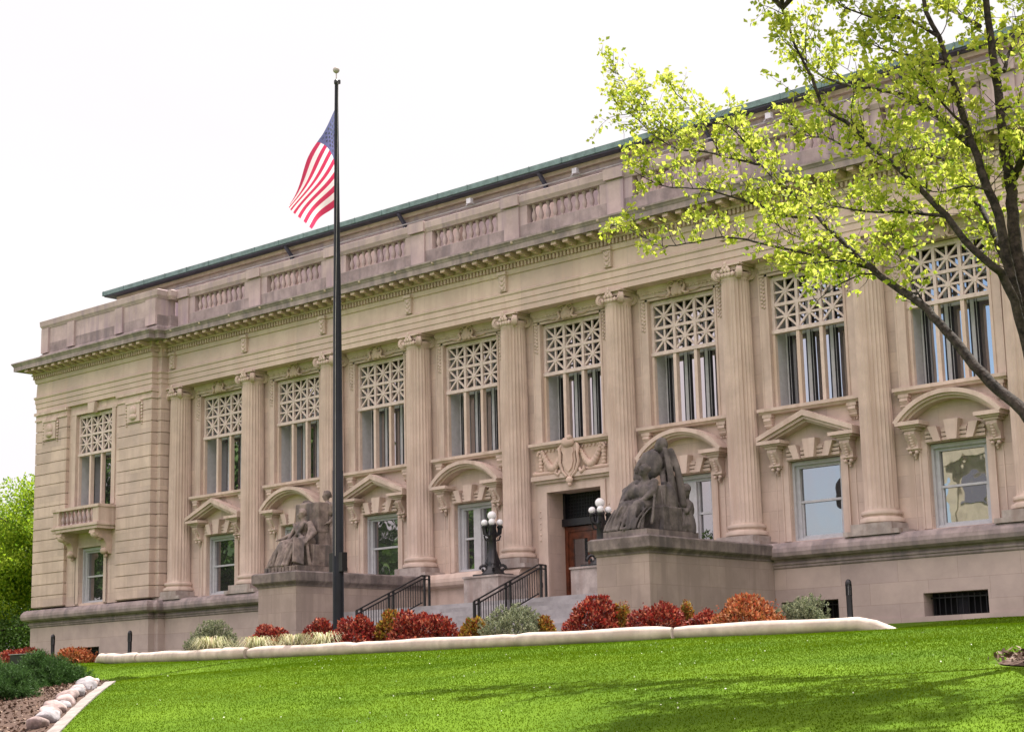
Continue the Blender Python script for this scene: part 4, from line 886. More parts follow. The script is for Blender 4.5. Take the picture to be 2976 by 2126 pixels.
# ------------------------------------------------------------------ handrails
def rail(x,lab):
    r=empty('handrail',(x,-6.3,0)); tag(r,lab,'handrail','black iron handrails on the steps'); off=Vector(r.location)
    ya,za,yb,zb=-5.0,1.25,-7.9,.05
    zf=lambda y: za+(y-ya)/(yb-ya)*(zb-za)
    m=MBk(off); 
    for h in (1.0,.88): m.bar((x,ya,za+h),(x,yb,zb+h),.05,.04)
    m.bar((x,ya,za+1.0),(x,ya+.35,za+1.0),.05,.04); m.bar((x,ya,za+.88),(x,ya+.35,za+.88),.05,.04); m.bar((x,ya,za+.12),(x,yb,zb+.12),.04,.035); m.build('top_rail',MBL,r,loc=Z)
    for y in (ya+.34,ya+.12,-6.3,-6.5,yb+.2,yb):
        m=MBk(off); z=zf(min(y,ya)); m.box(x-.03,x+.03,y-.03,y+.03,z-.05,z+1.0); m.build('rail_post',MBL,r,loc=Z)
    m=MBk(off)
    for k in range(26):
        y=ya-.11*k-.08; z=zf(y); m.box(x-.009,x+.009,y-.009,y+.009,z+.12,z+.88)
    m.build('balustrade_bars',MBL,r,loc=Z)
rail(22.7,'black iron handrail on the left part of the steps, below the left lamp')
rail(27.8,'black iron handrail on the right part of the steps, ending by the doorway')
# ------------------------------------------------------------------ flagpole and flag
FX,FY=25.45,-11.15
fz=float(TZ(FX,FY))
fp=empty('flagpole',(FX,FY,fz)); tag(fp,'tall dark metal flagpole rising from the planting bed, ball on top','flagpole'); off=Vector(fp.location)
m=MBk(off); m.lathe([(.24,fz-.05),(.24,fz+.08),(.165,fz+.12),(.16,4.9),(.15,4.92),(.125,9.5),(.09,12.5),(.062,16.0),(.05,16.92)],FX,FY,20); m.build('pole',mat('dark_pole',(.010,.012,.018),.4,.15,spec=.22),fp,loc=Z,smooth=40)
m=MBk(off); m.ball((FX,FY,17.33),.105,20,14); m.tube([(FX,FY,16.9),(FX,FY,17.25)],.018,8); m.build('finial_ball',mat('grey_ball',(.45,.40,.40),.5),fp,loc=Z,smooth=180)
m=MBk(off); m.lathe([(.05,16.85),(.075,16.9),(.075,16.98),(.04,17.02)],FX,FY,12); m.box(FX+.04,FX+.16,FY-.03,FY+.03,16.85,16.97); m.build('pulley_truck',MBL,fp,loc=Z)
m=MBk(off); m.box(FX-.28,FX+.28,FY-.10,FY+.10,1.95,2.50); m.build('cleat_box',MBL,fp,loc=Z)
m=MBk(off); m.tube([(FX+.06,FY-.17,2.4),(FX+.09,FY-.16,9),(FX+.12,FY-.03,16.9)],.008,5); m.build('halyard',mat('rope',(.4,.38,.38),.8),fp,loc=Z)
# flag surface: control grid (u across the fly, v down the hoist), world x,z and y offset
nu,nv=48,27
FG=[[(25.41,-11.15,16.12),(25.41,-11.15,14.35),(25.41,-11.15,13.07)],[(24.94,-11.4,15.12),(24.72,-10.55,14.66),(24.85,-10.8,13.11)],[(23.98,-11.85,13.18),(23.85,-11.35,13.01),(23.78,-10.8,12.69)]]
FG=np.array(FG)
def flagpt(u,v):
    # quadratic in v through 0,.54,1 ; smooth cubic in u through 0,.4,1
    a=.54; L=[(v-a)*(v-1)/a,v*(v-1)/(a*(a-1)),v*(v-a)/(1-a)]
    C0,C1,C2=[sum(L[k]*FG[r][k] for k in range(3)) for r in range(3)]
    b=.4
    if u<b: t=u/b; m0=(C1-C0); m1=(C2-C0)*b; p,q=C0,C1
    else: t=(u-b)/(1-b); m0=(C2-C0)*(1-b); m1=(C2-C1); p,q=C1,C2
    h=2*t**3-3*t*t; P=p*(1+h)-q*h+m0*(t**3-2*t*t+t)+m1*(t**3-t*t)
    P=P.copy(); P[1]+=.10*math.sin(9*u+5*v)*u; 
    if v<.17:
        t=(.17-v)/.17; k=min(1,max(0,(u-.34)/.25)); P=P+np.array([.34*k*t*u,-.22*k*t,-.05*k*t])
    return tuple(P)
V=[];Fs=[[],[],[]]
for i in range(nu+1):
    for j in range(26+1): V.append(flagpt(i/nu,j/26))
for i in range(nu):
    for j in range(26):
        a=i*27+j; f=(a,a+1,a+28,a+27); s=j//2
        if i<nu*.4 and s<7: Fs[2].append(f)
        else: Fs[0 if s%2==0 else 1].append(f)
me=bpy.data.meshes.new('flag'); allf=Fs[0]+Fs[1]+Fs[2]; me.from_pydata([(a-FX,b-FY,c2-13) for a,b,c2 in V],[],allf)
me.materials.append(mat('flag_red',(.60,.05,.13),.7,.05,trans=.45)); me.materials.append(mat('flag_white',(.85,.82,.84),.7,.03,trans=.5)); me.materials.append(mat('flag_blue',(.16,.17,.34),.7,.06,trans=.35))
mi=[0]*len(Fs[0])+[1]*len(Fs[1])+[2]*len(Fs[2]); me.polygons.foreach_set('material_index',mi); me.polygons.foreach_set('use_smooth',[True]*len(mi))
flag=bpy.data.objects.new('flag',me); link(flag); flag.location=(FX,FY,13); tag(flag,'red and white striped flag with blue canton hanging from the pole','flag')
# stars: small white five-point shapes on the canton, both sides
S=[];SF=[]
def starat(u,v,side):
    p=Vector(flagpt(u,v)); du=(Vector(flagpt(u+.01,v))-p).normalized(); dv=(Vector(flagpt(u,v+.01))-p).normalized(); nn=du.cross(dv).normalized()
    b=len(S); p=p+nn*.006*side
    for k in range(10):
        a=math.pi/2+k*math.pi/5; r=.055 if k%2==0 else .022; q=p+du*math.cos(a)*r-dv*math.sin(a)*r; S.append((q.x-FX,q.y-FY,q.z-13))
    SF.append(tuple(range(b,b+10)))
for r_ in range(9):
    for c_i in range(6 if r_%2==0 else 5):
        for sd in (-1,1): starat(.4*(c_i*2+1+(r_%2))/12,7/13*(r_+1)/10,sd)
me=bpy.data.meshes.new('stars'); me.from_pydata(S,[],SF); me.materials.append(mat('star_white',(.34,.35,.50),.7)); so=bpy.data.objects.new('stars',me); link(so,flag)
# ------------------------------------------------------------------ bed, curb
bx=np.linspace(9.2,41.6,60); V=[];F=[]
for i,x in enumerate(bx):
    for t in np.linspace(0,1,10):
        y=curbY(x)+.05+t*(min(-7.3,curbY(x)+3.2)-curbY(x)-.05) if x<40 else curbY(x)+.05+t*.3
        V.append((x,y,float(TZ(x,y))+.03+.12*math.sin(math.pi*min(1,t*1.2))))
for i in range(59):
    for j in range(9): a=i*10+j; F.append((a,a+10,a+11,a+1))
bed=npmesh('mulch_bed',V,F,MMUL,smooth=True); tag(bed,kind='structure')
cr=empty('planter_curb',(25.27,-13,-.5)); tag(cr,'low rounded pale concrete curb bordering the shrub bed','curb'); off=Vector(cr.location)
cuts=[9.0,16.2,22.3,23.6,28.1,33.4,37.6,42.9]
for k in range(len(cuts)-1):
    a,b=cuts[k],cuts[k+1]; P=[];R_=[]
    n=max(6,int((b-a)*3))
    for i in range(n+1):
        t=i/n; x=a+.01+(b-a-.02)*t; y=curbY(x); r=.185+.014*math.sin(x*2.1)+(.03 if k==2 else 0); z=float(TZ(x,y))+.15
        if k==0: z-=.5*max(0,1-t/.2)**1.6
        if k==len(cuts)-2: z-=.5*max(0,(t-.8)/.2)**1.5
        e=min(t,1-t)*n*.33
        if (e<.35 and not(k==0 and t<.5) and not (k==len(cuts)-2 and t>.5)): r*=.80+.2*math.sqrt(max(0,e/.35))
        P.append((x,y+.05*math.sin(k*2.3),z)); R_.append(r)
    m=MBk(off); m.tube(P,R_,14); m.build('curb_stone',MCURB,cr,loc=Z,smooth=50)
# ------------------------------------------------------------------ shrubs
SHRUBS=[('spruce', 19.12, -10.79, 0.03, 1.97, 0.91), ('grass', 20.84, -12.13, -0.12, 1.33, 0.51), ('grass', 23.19, -12.32, -0.13, 1.35, 0.41), ('grass', 24.89, -12.4, -0.12, 1.12, 0.4), ('grass', 26.27, -12.39, -0.12, 1.29, 0.39), ('red', 21.98, -10.8, 0.15, 1.33, 0.48), ('red', 24.68, -11.09, 0.14, 1.14, 0.55), ('red', 26.9, -11.77, -0.06, 1.48, 0.7), ('yellow', 27.79, -11.32, -0.02, 0.96, 0.78), ('red', 29.57, -11.78, -0.12, 1.86, 0.84), ('yellow', 30.84, -11.13, -0.12, 0.98, 0.53), ('spruce', 32.35, -11.2, -0.16, 1.8, 0.94), ('yellow', 32.94, -10.69, -0.11, 0.66, 0.43), ('red', 34.6, -10.65, -0.16, 1.64, 0.94), ('yellow', 35.14, -10.03, -0.14, 0.71, 0.68), ('red', 36.5, -10.28, -0.21, 1.49, 0.79), ('yellow', 36.77, -9.51, -0.17, 0.46, 0.75), ('red', 37.42, -9.63, -0.18, 0.75, 0.45), ('orange', 38.71, -9.73, -0.24, 1.8, 0.83), ('orange', 39.55, -9.65, -0.25, 0.56, 0.27), ('spruce', 39.84, -8.85, -0.21, 1.38, 0.81)]
def blob_pts(n,w,h,d=None,shell=.55):
    """points through a half-ellipsoid crown, denser near an uneven surface"""
    d=d or w*.85; v=unit(n); v[:,2]=np.abs(v[:,2])*1.02-.05
    ph=NR.uniform(0,6.28,6); rad=1+.10*np.sin(3*np.arctan2(v[:,1],v[:,0])+ph[0])+.10*np.sin(5*v[:,0]+ph[1])+.09*np.sin(7*v[:,2]+4*v[:,1]+ph[2])
    r=rad*(shell+(1-shell)*NR.random(n)**.45)
    return np.stack([v[:,0]*r*w/2,v[:,1]*r*d/2,v[:,2]*r*h],1),v
def stems(nm,w,h,parent,m_=None,n=9):
    m=MBk()
    for k in range(n):
        a=k*2.4; x,y=.30*w*math.cos(a),.26*w*math.sin(a); m.tube([(x*.2,y*.2,-.08),(x*.6,y*.6,h*.35),(x,y,h*.72)],[.014,.01,.005],5)
    return m.build(nm,MBARK,parent,loc=Z)
lab_s={0:('rounded blue-green dwarf spruce','spruce bush'),}
SP_L=['rounded silvery dwarf spruce at the left end of the bed, behind striped grass','rounded silvery dwarf spruce in front of the steps, below the right handrail','flat-topped silvery dwarf spruce at the right end of the bed beside the black bollard']
GR_L=['striped pale grass clump in front of the left dwarf spruce','striped pale grass clump just left of the pale curb bump','striped pale grass clump before the left pedestal corner','striped pale grass clump nearest the flagpole, right of the others']
RD_L=['low dark red shrub at the foot of the left pedestal','small dark red shrub just left of the flagpole','dark red shrub just right of the flagpole','large crimson shrub below the two handrails','tall crimson shrub left of the right pedestal, before the steps','round crimson shrub in front of the right pedestal corner','small pinkish red shrub between the gold shrub and the large orange-red one']
YL_L=['gold and green shrub behind the left end of the large crimson shrub','gold and red shrub between the crimson shrub and the middle spruce','small gold shrub peeking out right of the middle spruce','gold shrub between the two crimson shrubs by the right pedestal','slim bright gold shrub in front of the right pedestal side']
OR_L=['largest orange-red shrub, right of the right pedestal','tiny orange shrub at the foot of the right-hand spruce']
cnt={'spruce':0,'grass':0,'red':0,'yellow':0,'orange':0}
LBL={'spruce':SP_L,'grass':GR_L,'red':RD_L,'yellow':YL_L,'orange':OR_L}
def shrub(kind,x,y,z,wd,h,label):
    if kind=='grass': h*=1.35; wd*=1.05
    grp={'spruce':'dwarf spruces in the bed','grass':'striped grass clumps in the bed'}.get(kind,'red and gold barberry shrubs in the bed')
    nm={'spruce':'dwarf_spruce','grass':'ornamental_grass'}.get(kind,'barberry_shrub')
    o=empty(nm,(x,y,z)); tag(o,label,'bush' if kind!='grass' else 'grass clump',grp)
    if kind in('red','yellow','orange'):
        n=int(3600*wd*max(h,.5)/.9); P,v=blob_pts(int(n*.62),wd*1.02,h*.86,shell=.68); P[:,2]=np.minimum(P[:,2],h*.80+P[:,2]*.12); ax=v*1.0; ax[:,2]+=.35
        Vv,Ff=leaf_arrays(P,.105,axis=ax,wid=.55); npmesh('foliage',Vv,Ff,{'red':MRED,'yellow':MYEL,'orange':MORG}[kind],o)
        # arching shoots
        k=70; P2,v2=blob_pts(k,wd*.96,h*.84,shell=.95); L=[];
        for p_,vv in zip(P2,v2):
            for q in range(5): L.append(p_+vv*q*.016*NR.uniform(.6,1.3)+np.array([0,0,.012*q]))
        Vv,Ff=leaf_arrays(np.array(L),.065,wid=.5); npmesh('shoot_tips',Vv,Ff,{'red':MRED,'yellow':MYEL,'orange':MORG}[kind],o)
        stems('stems',wd,h,o)
    elif kind=='spruce':
        k=int(520*wd*h); P,v=blob_pts(k,wd*.98,h*.82,shell=.5); P[:,2]=np.minimum(P[:,2],h*.72+P[:,2]*.15); VV=[];FF=[];b=0
        for p_,vv in zip(P,v):
            a=vv*.7+np.array([0,0,.55])+NR.normal(0,.25,3); a/=np.linalg.norm(a); nn=34
            t=NR.random(nn); Q=p_+a*(t[:,None])*.10
            Vv,Ff=leaf_arrays(Q,.05,axis=np.tile(a,(nn,1))*.7,wid=.26); VV.append(Vv);FF.append(Ff+b); b+=len(Vv)
        npmesh('needles',np.concatenate(VV),np.concatenate(FF),MSPR,o); stems('stems',wd,h,o)
    else:
        VV=[];FF=[];b=0
        for k in range(260):
            a=NR.uniform(0,6.28); L=wd*.5*NR.uniform(.6,1.1); hh=h*NR.uniform(.6,1.15); ww=.016; pts=[]
            ca,sa=math.cos(a),math.sin(a); r0=.08*NR.random()
            for q in range(5):
                t=q/4; pts.append(np.array([ca*(r0+L*t),sa*(r0+L*t),hh*(1.9*t-1.55*t*t)]))
            for q in range(5):
                wq=ww*(1-.22*q); VV+= [pts[q]+np.array([-sa,ca,0])*wq,pts[q]-np.array([-sa,ca,0])*wq]
            for q in range(4): FF.append((b+2*q,b+2*q+1,b+2*q+3,b+2*q+2))
            b+=10
        npmesh('blades',np.array(VV),np.array(FF),MGRS,o)
        m=MBk(); m.ball((0,0,.0),.12,10,6,(1,1,.6)); m.build('root_crown',MMUL,o,loc=Z)
for kind,x,y,z,wd,h in SHRUBS:
    lb=LBL[kind][cnt[kind]]; cnt[kind]+=1
    z0=float(TZ(x,y))+.04; shrub(kind,x,y,min(z,z0) if kind!='x' else z,wd,h+max(0,z-z0),lb)
shrub('red',4.4,-8.2,float(TZ(4.4,-8.2)),2.4,.62,'red shrub at the far left edge of the lawn, left of the grey utility box')
shrub('orange',8.4,-8.6,float(TZ(8.4,-8.6)),1.7,.62,'orange-red shrub in front of the left basement window')
# ------------------------------------------------------------------ junipers, bed edge stones on the left
def juniper(x,y,wd,h,label):
    z=float(TZ(x,y)); o=empty('juniper_bush',(x,y,z)); tag(o,label,'bush','dark green spreading junipers')
    k=int(330*wd*h)+60; P,v=blob_pts(k,wd,h*.75,shell=.35); VV=[];FF=[];b=0
    for p_,vv in zip(P,v):
        a=vv*.9+np.array([0,0,.35])+NR.normal(0,.3,3); a/=np.linalg.norm(a); nn=70
        t=NR.random(nn); Q=p_+a*(t[:,None])*.20+NR.normal(0,.03,(nn,3))
        Vv,Ff=leaf_arrays(Q,.07,axis=np.tile(a,(nn,1))*.9,wid=.13); VV.append(Vv);FF.append(Ff+b); b+=len(Vv)
    npmesh('foliage',np.concatenate(VV),np.concatenate(FF),MJUN,o); stems('stems',wd,h,o)
juniper(29.4,-23.4,1.9,.95,'feathery dark green juniper nearest the lawn, its tip above the stone edging')
juniper(29.8,-25.2,2.2,1.0,'sprawling dark green juniper at the left picture edge behind the boulders')
juniper(33.3,-27.0,1.5,.62,'dark green juniper nearest the camera, at the left picture edge by the boulders')
juniper(27.4,-24.0,2.4,1.1,'low dark green juniper behind the other two')
# mulch under the junipers
V=[];F=[]
for i,t in enumerate(np.linspace(-1.0,16,36)):
    for j,s_ in enumerate(np.linspace(.05,6,14)):
        p_=E0+ED*t+EN*s_*(min(1,max(.1,(t+1.5)/4))); V.append((p_[0],p_[1],float(TZ(*p_))+.03+.02*math.sin(i*1.7+j*2.1)))
for i in range(35):
    for j in range(13): a=i*14+j; F.append((a,a+1,a+15,a+14))
o=npmesh('mulch_ground',V,F,MMUL,smooth=True); tag(o,kind='structure')
n=5200; t=NR.uniform(-.5,13,n); s_=NR.uniform(.1,4.5,n); Q=E0+ED*t[:,None]+EN*(s_*np.clip((t+1.5)/4,.1,1))[:,None]
P=np.stack([Q[:,0],Q[:,1],TZ(Q[:,0],Q[:,1])+.045],1); ax=unit(n); ax[:,2]*=.25
Vv,Ff=leaf_arrays(P,.075,axis=ax*1.5,wid=.5,fold=.1)
o=npmesh('mulch_chips',Vv,Ff,leafm('chip',[(.04,.025,.016),(.10,.06,.04),(.24,.165,.12),(.03,.016,.012)],0)); tag(o,'brown bark chips under the junipers','mulch',kind='stuff')
# edging
m=MBk((float(E0[0]),float(E0[1]),float(TZ(*E0)))); V=[]
for t in np.linspace(-.2,13,40):
    for s_,dz in ((-.15,-.1),(-.15,.035),(.06,.035),(.06,-.1)): p_=E0+ED*t+EN*s_; V.append((p_[0],p_[1],float(TZ(*p_))+dz))
F=[]
for i in range(39):
    for k in range(4): a=i*4+k; b=i*4+(k+1)%4; F.append((a,b,b+4,a+4))
F+=[(0,1,2,3),(156,157,158,159)]; m.add(V,F); o=m.build('edging_strip',MEDGE); tag(o,'narrow strip of pale grey pavers edging the lawn beside the boulders','edging')
# boulders
RK=['flat pinkish','square grey','tall narrow tan','rounded tan','broad pinkish','speckled grey-pink','small wedge-shaped tan','flattened grey','large pale rounded','small blue-grey','pale smooth','small tan']
spots=[-.05,.75,1.45,2.2,3.05,3.8,4.55,5.35,6.15,6.85,7.6,8.4,9.2,10.0]
names=['small rounded tan boulder at the far tip of the stone row','broad pale boulder with shaded side, second from the far tip','narrow pale boulder, third from the far tip of the row','largest pale rounded boulder in the far half of the row','low flat grey boulder, fifth from the far tip of the row','low wedge-shaped tan boulder, sixth from the far tip','wide pinkish boulder, seventh from the far tip of the row','tall pinkish tan boulder, eighth from the far tip of the row','smooth rounded tan boulder, ninth from the far tip of the row','thin slanting grey boulder, tenth from the far tip','large blocky boulder at the lower left of the row','pale block at the left picture edge','boulder nearer than the pale block at the picture edge','last boulder of the row beyond the lower left corner']
sz=[.14,.22,.17,.25,.19,.17,.24,.25,.22,.16,.26,.24,.24,.22]
for k,(t,nm) in enumerate(zip(spots,names)):
    p_=E0+ED*t+EN*(.26+.05*math.sin(k*2)); z=float(TZ(*p_)); R2=random.Random(40+k)
    b=bmesh.new(); bmesh.ops.create_icosphere(b,subdivisions=3,radius=1)
    pl=[Vector((R2.gauss(0,1),R2.gauss(0,1),R2.gauss(0,1))).normalized() for _ in range(9)]
    for v in b.verts:
        q=v.co.copy(); 
        for n_ in pl:
            dd=q.dot(n_)
            if dd>.74: q-=n_*(dd-.74)*.85
        v.co=Vector((q.x*sz[k]*1.25,q.y*sz[k]*.85,q.z*sz[k]*.62))
    me=bpy.data.meshes.new('boulder'); b.to_mesh(me); b.free(); me.materials.append(MROCK if k%3 else MROCK2); me.polygons.foreach_set('use_smooth',[True]*len(me.polygons))
    o=bpy.data.objects.new('boulder',me); link(o); o.location=(p_[0],p_[1],z+sz[k]*.42); o.rotation_euler=(R2.uniform(-.2,.2),R2.uniform(-.2,.2),math.atan2(ED[1],ED[0])+R2.uniform(-.3,.3)); tag(o,nm,'boulder','boulders along the bed edge')
# ------------------------------------------------------------------ bollards, utility box
def bollard(x,y,lab,h=1.2):
    z=float(TZ(x,y)); o=empty('bollard_light',(x,y,z)); tag(o,lab,'bollard','black bollard lights by the wall')
    m=MBk(); m.lathe([(.17,0),(.17,.05),(.135,.09),(.12,.17),(.085,.24),(.08,.28),(.08,h-.42)],0,0,16); m.build('bollard_body',MBL,o,loc=Z,smooth=40)
    m=MBk()
    for k in range(8): a=k*math.pi/4; m.box(.072*math.cos(a)-.011,.072*math.cos(a)+.011,.072*math.sin(a)-.011,.072*math.sin(a)+.011,h-.42,h-.12)
    m.lathe([(.085,h-.13),(.085,h-.08),(.07,h-.03),(.04,h),(.01,h+.01)],0,0,16); m.lathe([(.084,h-.44),(.084,h-.41)],0,0,16); m.build('bollard_cap',MBL,o,loc=Z,smooth=40)
    m=MBk(); m.lathe([(.05,h-.41),(.05,h-.13)],0,0,12); m.build('lens',mat('bollard_lens',(.3,.3,.32),.3),o,loc=Z)
bollard(38.79,-5.0,'black bollard light right of the right-hand spruce, before the basement wall',1.22)
bollard(6.66,-5.0,'black bollard light near the left end of the pale curb',1.1)
bollard(1.4,-5.0,'black bollard light behind the orange-red shrub at the far left',1.1)
ub=empty('utility_box',(5.9,-9.2,float(TZ(5.9,-9.2)))); tag(ub,'low dark utility box with a pale lid between the two left shrubs','box')
m=MBk(); m.box(-.4,.4,-.3,.3,0,.38); m.build('box_body',MBL,ub,loc=Z); m=MBk(); m.prismx([(-.34,.38),(.34,.38),(.34,.44),(-.34,.40)],-.45,.45); m.build('box_lid',mat('grey_lid',(.4,.4,.45),.5),ub,loc=Z)
# potted plant in the window right of the statue
pp=empty('potted_plant',(CX[6]+.55,.0,2.83)); tag(pp,'small potted plant on the lower window sill behind the hooded statue','plant')
m=MBk(); m.lathe([(.08,0),(.12,.03),(.14,.18),(.13,.24)],0,0,14); m.build('pot',mat('clay_pot',(.30,.2,.14),.8),pp,loc=Z,smooth=40)
P,v=blob_pts(60,.34,.26); Vv,Ff=leaf_arrays(P+[0,0,.22],.11,axis=v,wid=.4); npmesh('leaves',Vv,Ff,MLEAFD,pp)
fp2=empty('flower_pot',(26.2,-.62,1.25)); tag(fp2,'small pot of yellow flowers on the landing beside the entrance door','plant')
m=MBk(); m.lathe([(.12,0),(.18,.3),(.19,.5)],0,0,14); m.build('pot',mat('clay_pot_tan',(.30,.2,.14),.8),fp2,loc=Z,smooth=40)
P,v=blob_pts(160,.55,.35); Vv,Ff=leaf_arrays(P+[0,0,.75],.07,axis=v,wid=.6); npmesh('blossoms',Vv,Ff,leafm('yellow_flower',[(.6,.4,.03),(.2,.3,.05),(.7,.55,.1)],.2),fp2)
# ------------------------------------------------------------------ the near tree
LIMBS={"A":[[[53.91,-24.5,0.25],[53.8,-24.37,1.02],[53.44,-24.25,1.69],[52.93,-24.12,2.17],[52.45,-23.99,2.74],[51.92,-23.87,3.39],[51.47,-23.74,3.74],[50.97,-23.61,4.17],[50.59,-23.49,4.53],[50.21,-23.36,4.89],[49.9,-23.23,5.19],[49.66,-23.11,5.48],[49.21,-22.98,5.86],[48.76,-22.85,6.27],[48.46,-22.73,6.6],[48.13,-22.6,7.03]],0.105,0.012],"B":[[[53.86,-24.5,1.01],[53.8,-24.61,1.95],[53.75,-24.73,2.61],[53.7,-24.84,3.04],[53.61,-24.95,3.42],[53.56,-25.07,3.5],[53.23,-25.18,3.91],[53.07,-25.29,4.23],[52.79,-25.41,4.64],[52.53,-25.52,4.97],[52.21,-25.63,5.34],[51.91,-25.75,5.72],[51.63,-25.86,5.98],[51.55,-25.97,6.39],[51.4,-26.09,6.88],[51.26,-26.2,7.48]],0.085,0.012],"D":[[[53.86,-24.5,1.01],[53.84,-24.56,2.13],[53.65,-24.62,2.97],[53.59,-24.68,3.56],[53.54,-24.75,4.26],[53.45,-24.81,4.61],[53.35,-24.87,5.08],[53.26,-24.93,5.52],[53.2,-24.99,5.96],[53.11,-25.05,6.41],[53.06,-25.12,6.78],[52.92,-25.18,7.17],[52.92,-25.24,7.62],[52.9,-25.3,8.11]],0.11,0.02],"C":[[[53.56,-24.6,3.46],[53.27,-24.34,4.08],[53.02,-24.09,4.49],[52.73,-23.83,4.86],[52.4,-23.57,5.29],[52.1,-23.31,5.64],[51.73,-23.06,5.87],[51.3,-22.8,6.07]],0.05,0.015],"E":[[[53.86,-24.5,1.01],[53.77,-24.45,2.15],[53.68,-24.41,3.1],[53.56,-24.36,4.02],[53.53,-24.32,4.66],[53.47,-24.27,5.3],[53.43,-24.23,5.86],[53.38,-24.18,6.41],[53.33,-24.14,6.97],[53.28,-24.09,7.44],[53.24,-24.05,8.09],[53.26,-24.0,8.93]],0.13,0.03],"Dd":[[[53.27,-24.9,5.27],[52.95,-24.71,5.58],[52.56,-24.53,6.0],[52.13,-24.34,6.35],[51.51,-24.16,6.69],[51.05,-23.97,6.88],[50.42,-23.79,7.25],[49.85,-23.6,7.86]],0.05,0.01],"Ee":[[[53.53,-24.2,4.89],[53.82,-24.45,5.08],[54.24,-24.7,5.46],[54.55,-24.95,5.98],[54.89,-25.2,6.47]],0.06,0.015],"Ef":[[[53.16,-24.1,7.19],[52.71,-23.73,7.58],[52.29,-23.37,7.99],[51.84,-23.0,8.46]],0.035,0.01],"Eg":[[[53.41,-24.0,6.49],[53.36,-23.67,6.88],[53.46,-23.33,7.41],[53.53,-23.0,8.06]],0.035,0.01],"F":[[[50.85,-23.4,4.23],[50.65,-23.32,4.34],[49.87,-23.24,4.65],[49.03,-23.16,4.98],[48.4,-23.08,5.24],[47.87,-23.0,5.4],[47.38,-22.92,5.44],[46.53,-22.84,5.54],[46.18,-22.76,5.74],[45.58,-22.68,6.11],[45.18,-22.6,6.24]],0.03,0.006],"G":[[[52.86,-24.9,4.35],[52.33,-24.82,4.53],[51.82,-24.75,4.65],[51.28,-24.68,4.82],[50.8,-24.6,5.04]],0.03,0.008],"H":[[[49.52,-22.9,5.4],[49.1,-23.0,5.5],[48.67,-23.1,5.76],[48.44,-23.2,5.85],[48.07,-23.3,6.04],[47.62,-23.4,6.21],[47.07,-23.5,6.34],[46.44,-23.6,6.76]],0.026,0.006],"I":[[[48.48,-22.7,6.55],[47.99,-22.58,6.76],[47.29,-22.47,7.09],[46.56,-22.35,7.35],[45.99,-22.23,7.75],[45.49,-22.12,8.23],[44.97,-22.0,8.67]],0.024,0.006],"J":[[[48.48,-22.7,6.55],[48.36,-22.93,6.9],[48.19,-23.17,7.18],[47.9,-23.4,7.23]],0.02,0.006],"K":[[[47.48,-22.4,7.02],[47.35,-22.52,7.43],[47.14,-22.65,7.83],[46.92,-22.78,8.13],[46.87,-22.9,8.28]],0.016,0.005],"L":[[[46.82,-22.2,7.29],[46.19,-22.05,7.82],[45.63,-21.9,8.32],[45.14,-21.75,8.88],[44.64,-21.6,9.53]],0.016,0.004],"N":[[[50.85,-23.4,4.23],[50.53,-23.67,4.39],[50.2,-23.93,4.38],[49.92,-24.2,4.35]],0.022,0.006],"O":[[[51.01,-23.5,4.11],[50.57,-23.27,4.24],[49.95,-23.03,4.21],[49.45,-22.8,4.09]],0.018,0.005],"P":[[[53.1,-25.2,6.75],[52.66,-25.07,7.14],[52.3,-24.93,7.33],[51.86,-24.8,7.51],[51.38,-24.67,7.83],[51.15,-24.53,8.05],[50.91,-24.4,8.33]],0.028,0.007],"Q":[[[52.02,-25.3,5.47],[51.58,-25.12,5.56],[51.1,-24.95,5.87],[50.65,-24.78,6.04],[50.26,-24.6,6.41]],0.02,0.006],"S":[[[51.88,-23.8,3.41],[51.51,-23.6,4.0],[51.21,-23.4,4.51],[51.06,-23.2,4.94]],0.014,0.004],"U":[[[50.11,-23.2,4.94],[49.94,-23.43,4.85],[49.61,-23.67,4.98],[49.41,-23.9,5.2]],0.016,0.005],"V":[[[53.5,-24.9,4.58],[52.99,-24.6,4.81],[52.47,-24.3,4.89],[52.05,-24.0,5.14]],0.02,0.006],"W":[[[53.19,-25.2,6.35],[52.79,-25.05,6.47],[52.46,-24.9,6.75],[51.96,-24.75,7.03],[51.55,-24.6,7.34]],0.024,0.006],"X":[[[53.3,-25.0,5.49],[53.1,-25.23,5.8],[53.0,-25.47,6.11],[52.93,-25.7,6.21]],0.022,0.006],"Y":[[[53.36,-24.1,5.9],[53.51,-23.83,6.04],[53.7,-23.57,6.16],[53.9,-23.3,6.48]],0.03,0.008]}
tz=float(TZ(53.95,-24.5))
tree=empty('young_pear_tree',(53.95,-24.5,tz)); tag(tree,'young tree with fresh yellow-green leaves and dark limbs in the right foreground','tree'); off=Vector(tree.location)
def resample(P,step):
    P=[np.array(p,float) for p in P]; out=[P[0]]
    # catmull-rom
    for i in range(len(P)-1):
        p0=P[max(i-1,0)];p1=P[i];p2=P[i+1];p3=P[min(i+2,len(P)-1)]; n=max(2,int(np.linalg.norm(p2-p1)/step))
        for k in range(1,n+1):
            t=k/n; out.append(.5*((2*p1)+(-p0+p2)*t+(2*p0-5*p1+4*p2-p3)*t*t+(-p0+3*p1-3*p2+p3)*t**3))
    return np.array(out)
m=MBk(off); m.tube([(53.99,-24.5,tz-.1),(53.97,-24.5,tz+.12),(53.95,-24.5,tz+.8),(53.91,-24.5,.25),(53.87,-24.5,1.15)],[.27,.20,.175,.165,.14],14); m.build('trunk',MBARK,tree,loc=Z,smooth=60)
LR=random.Random(5); leafP=[]; tw=MBk(off)
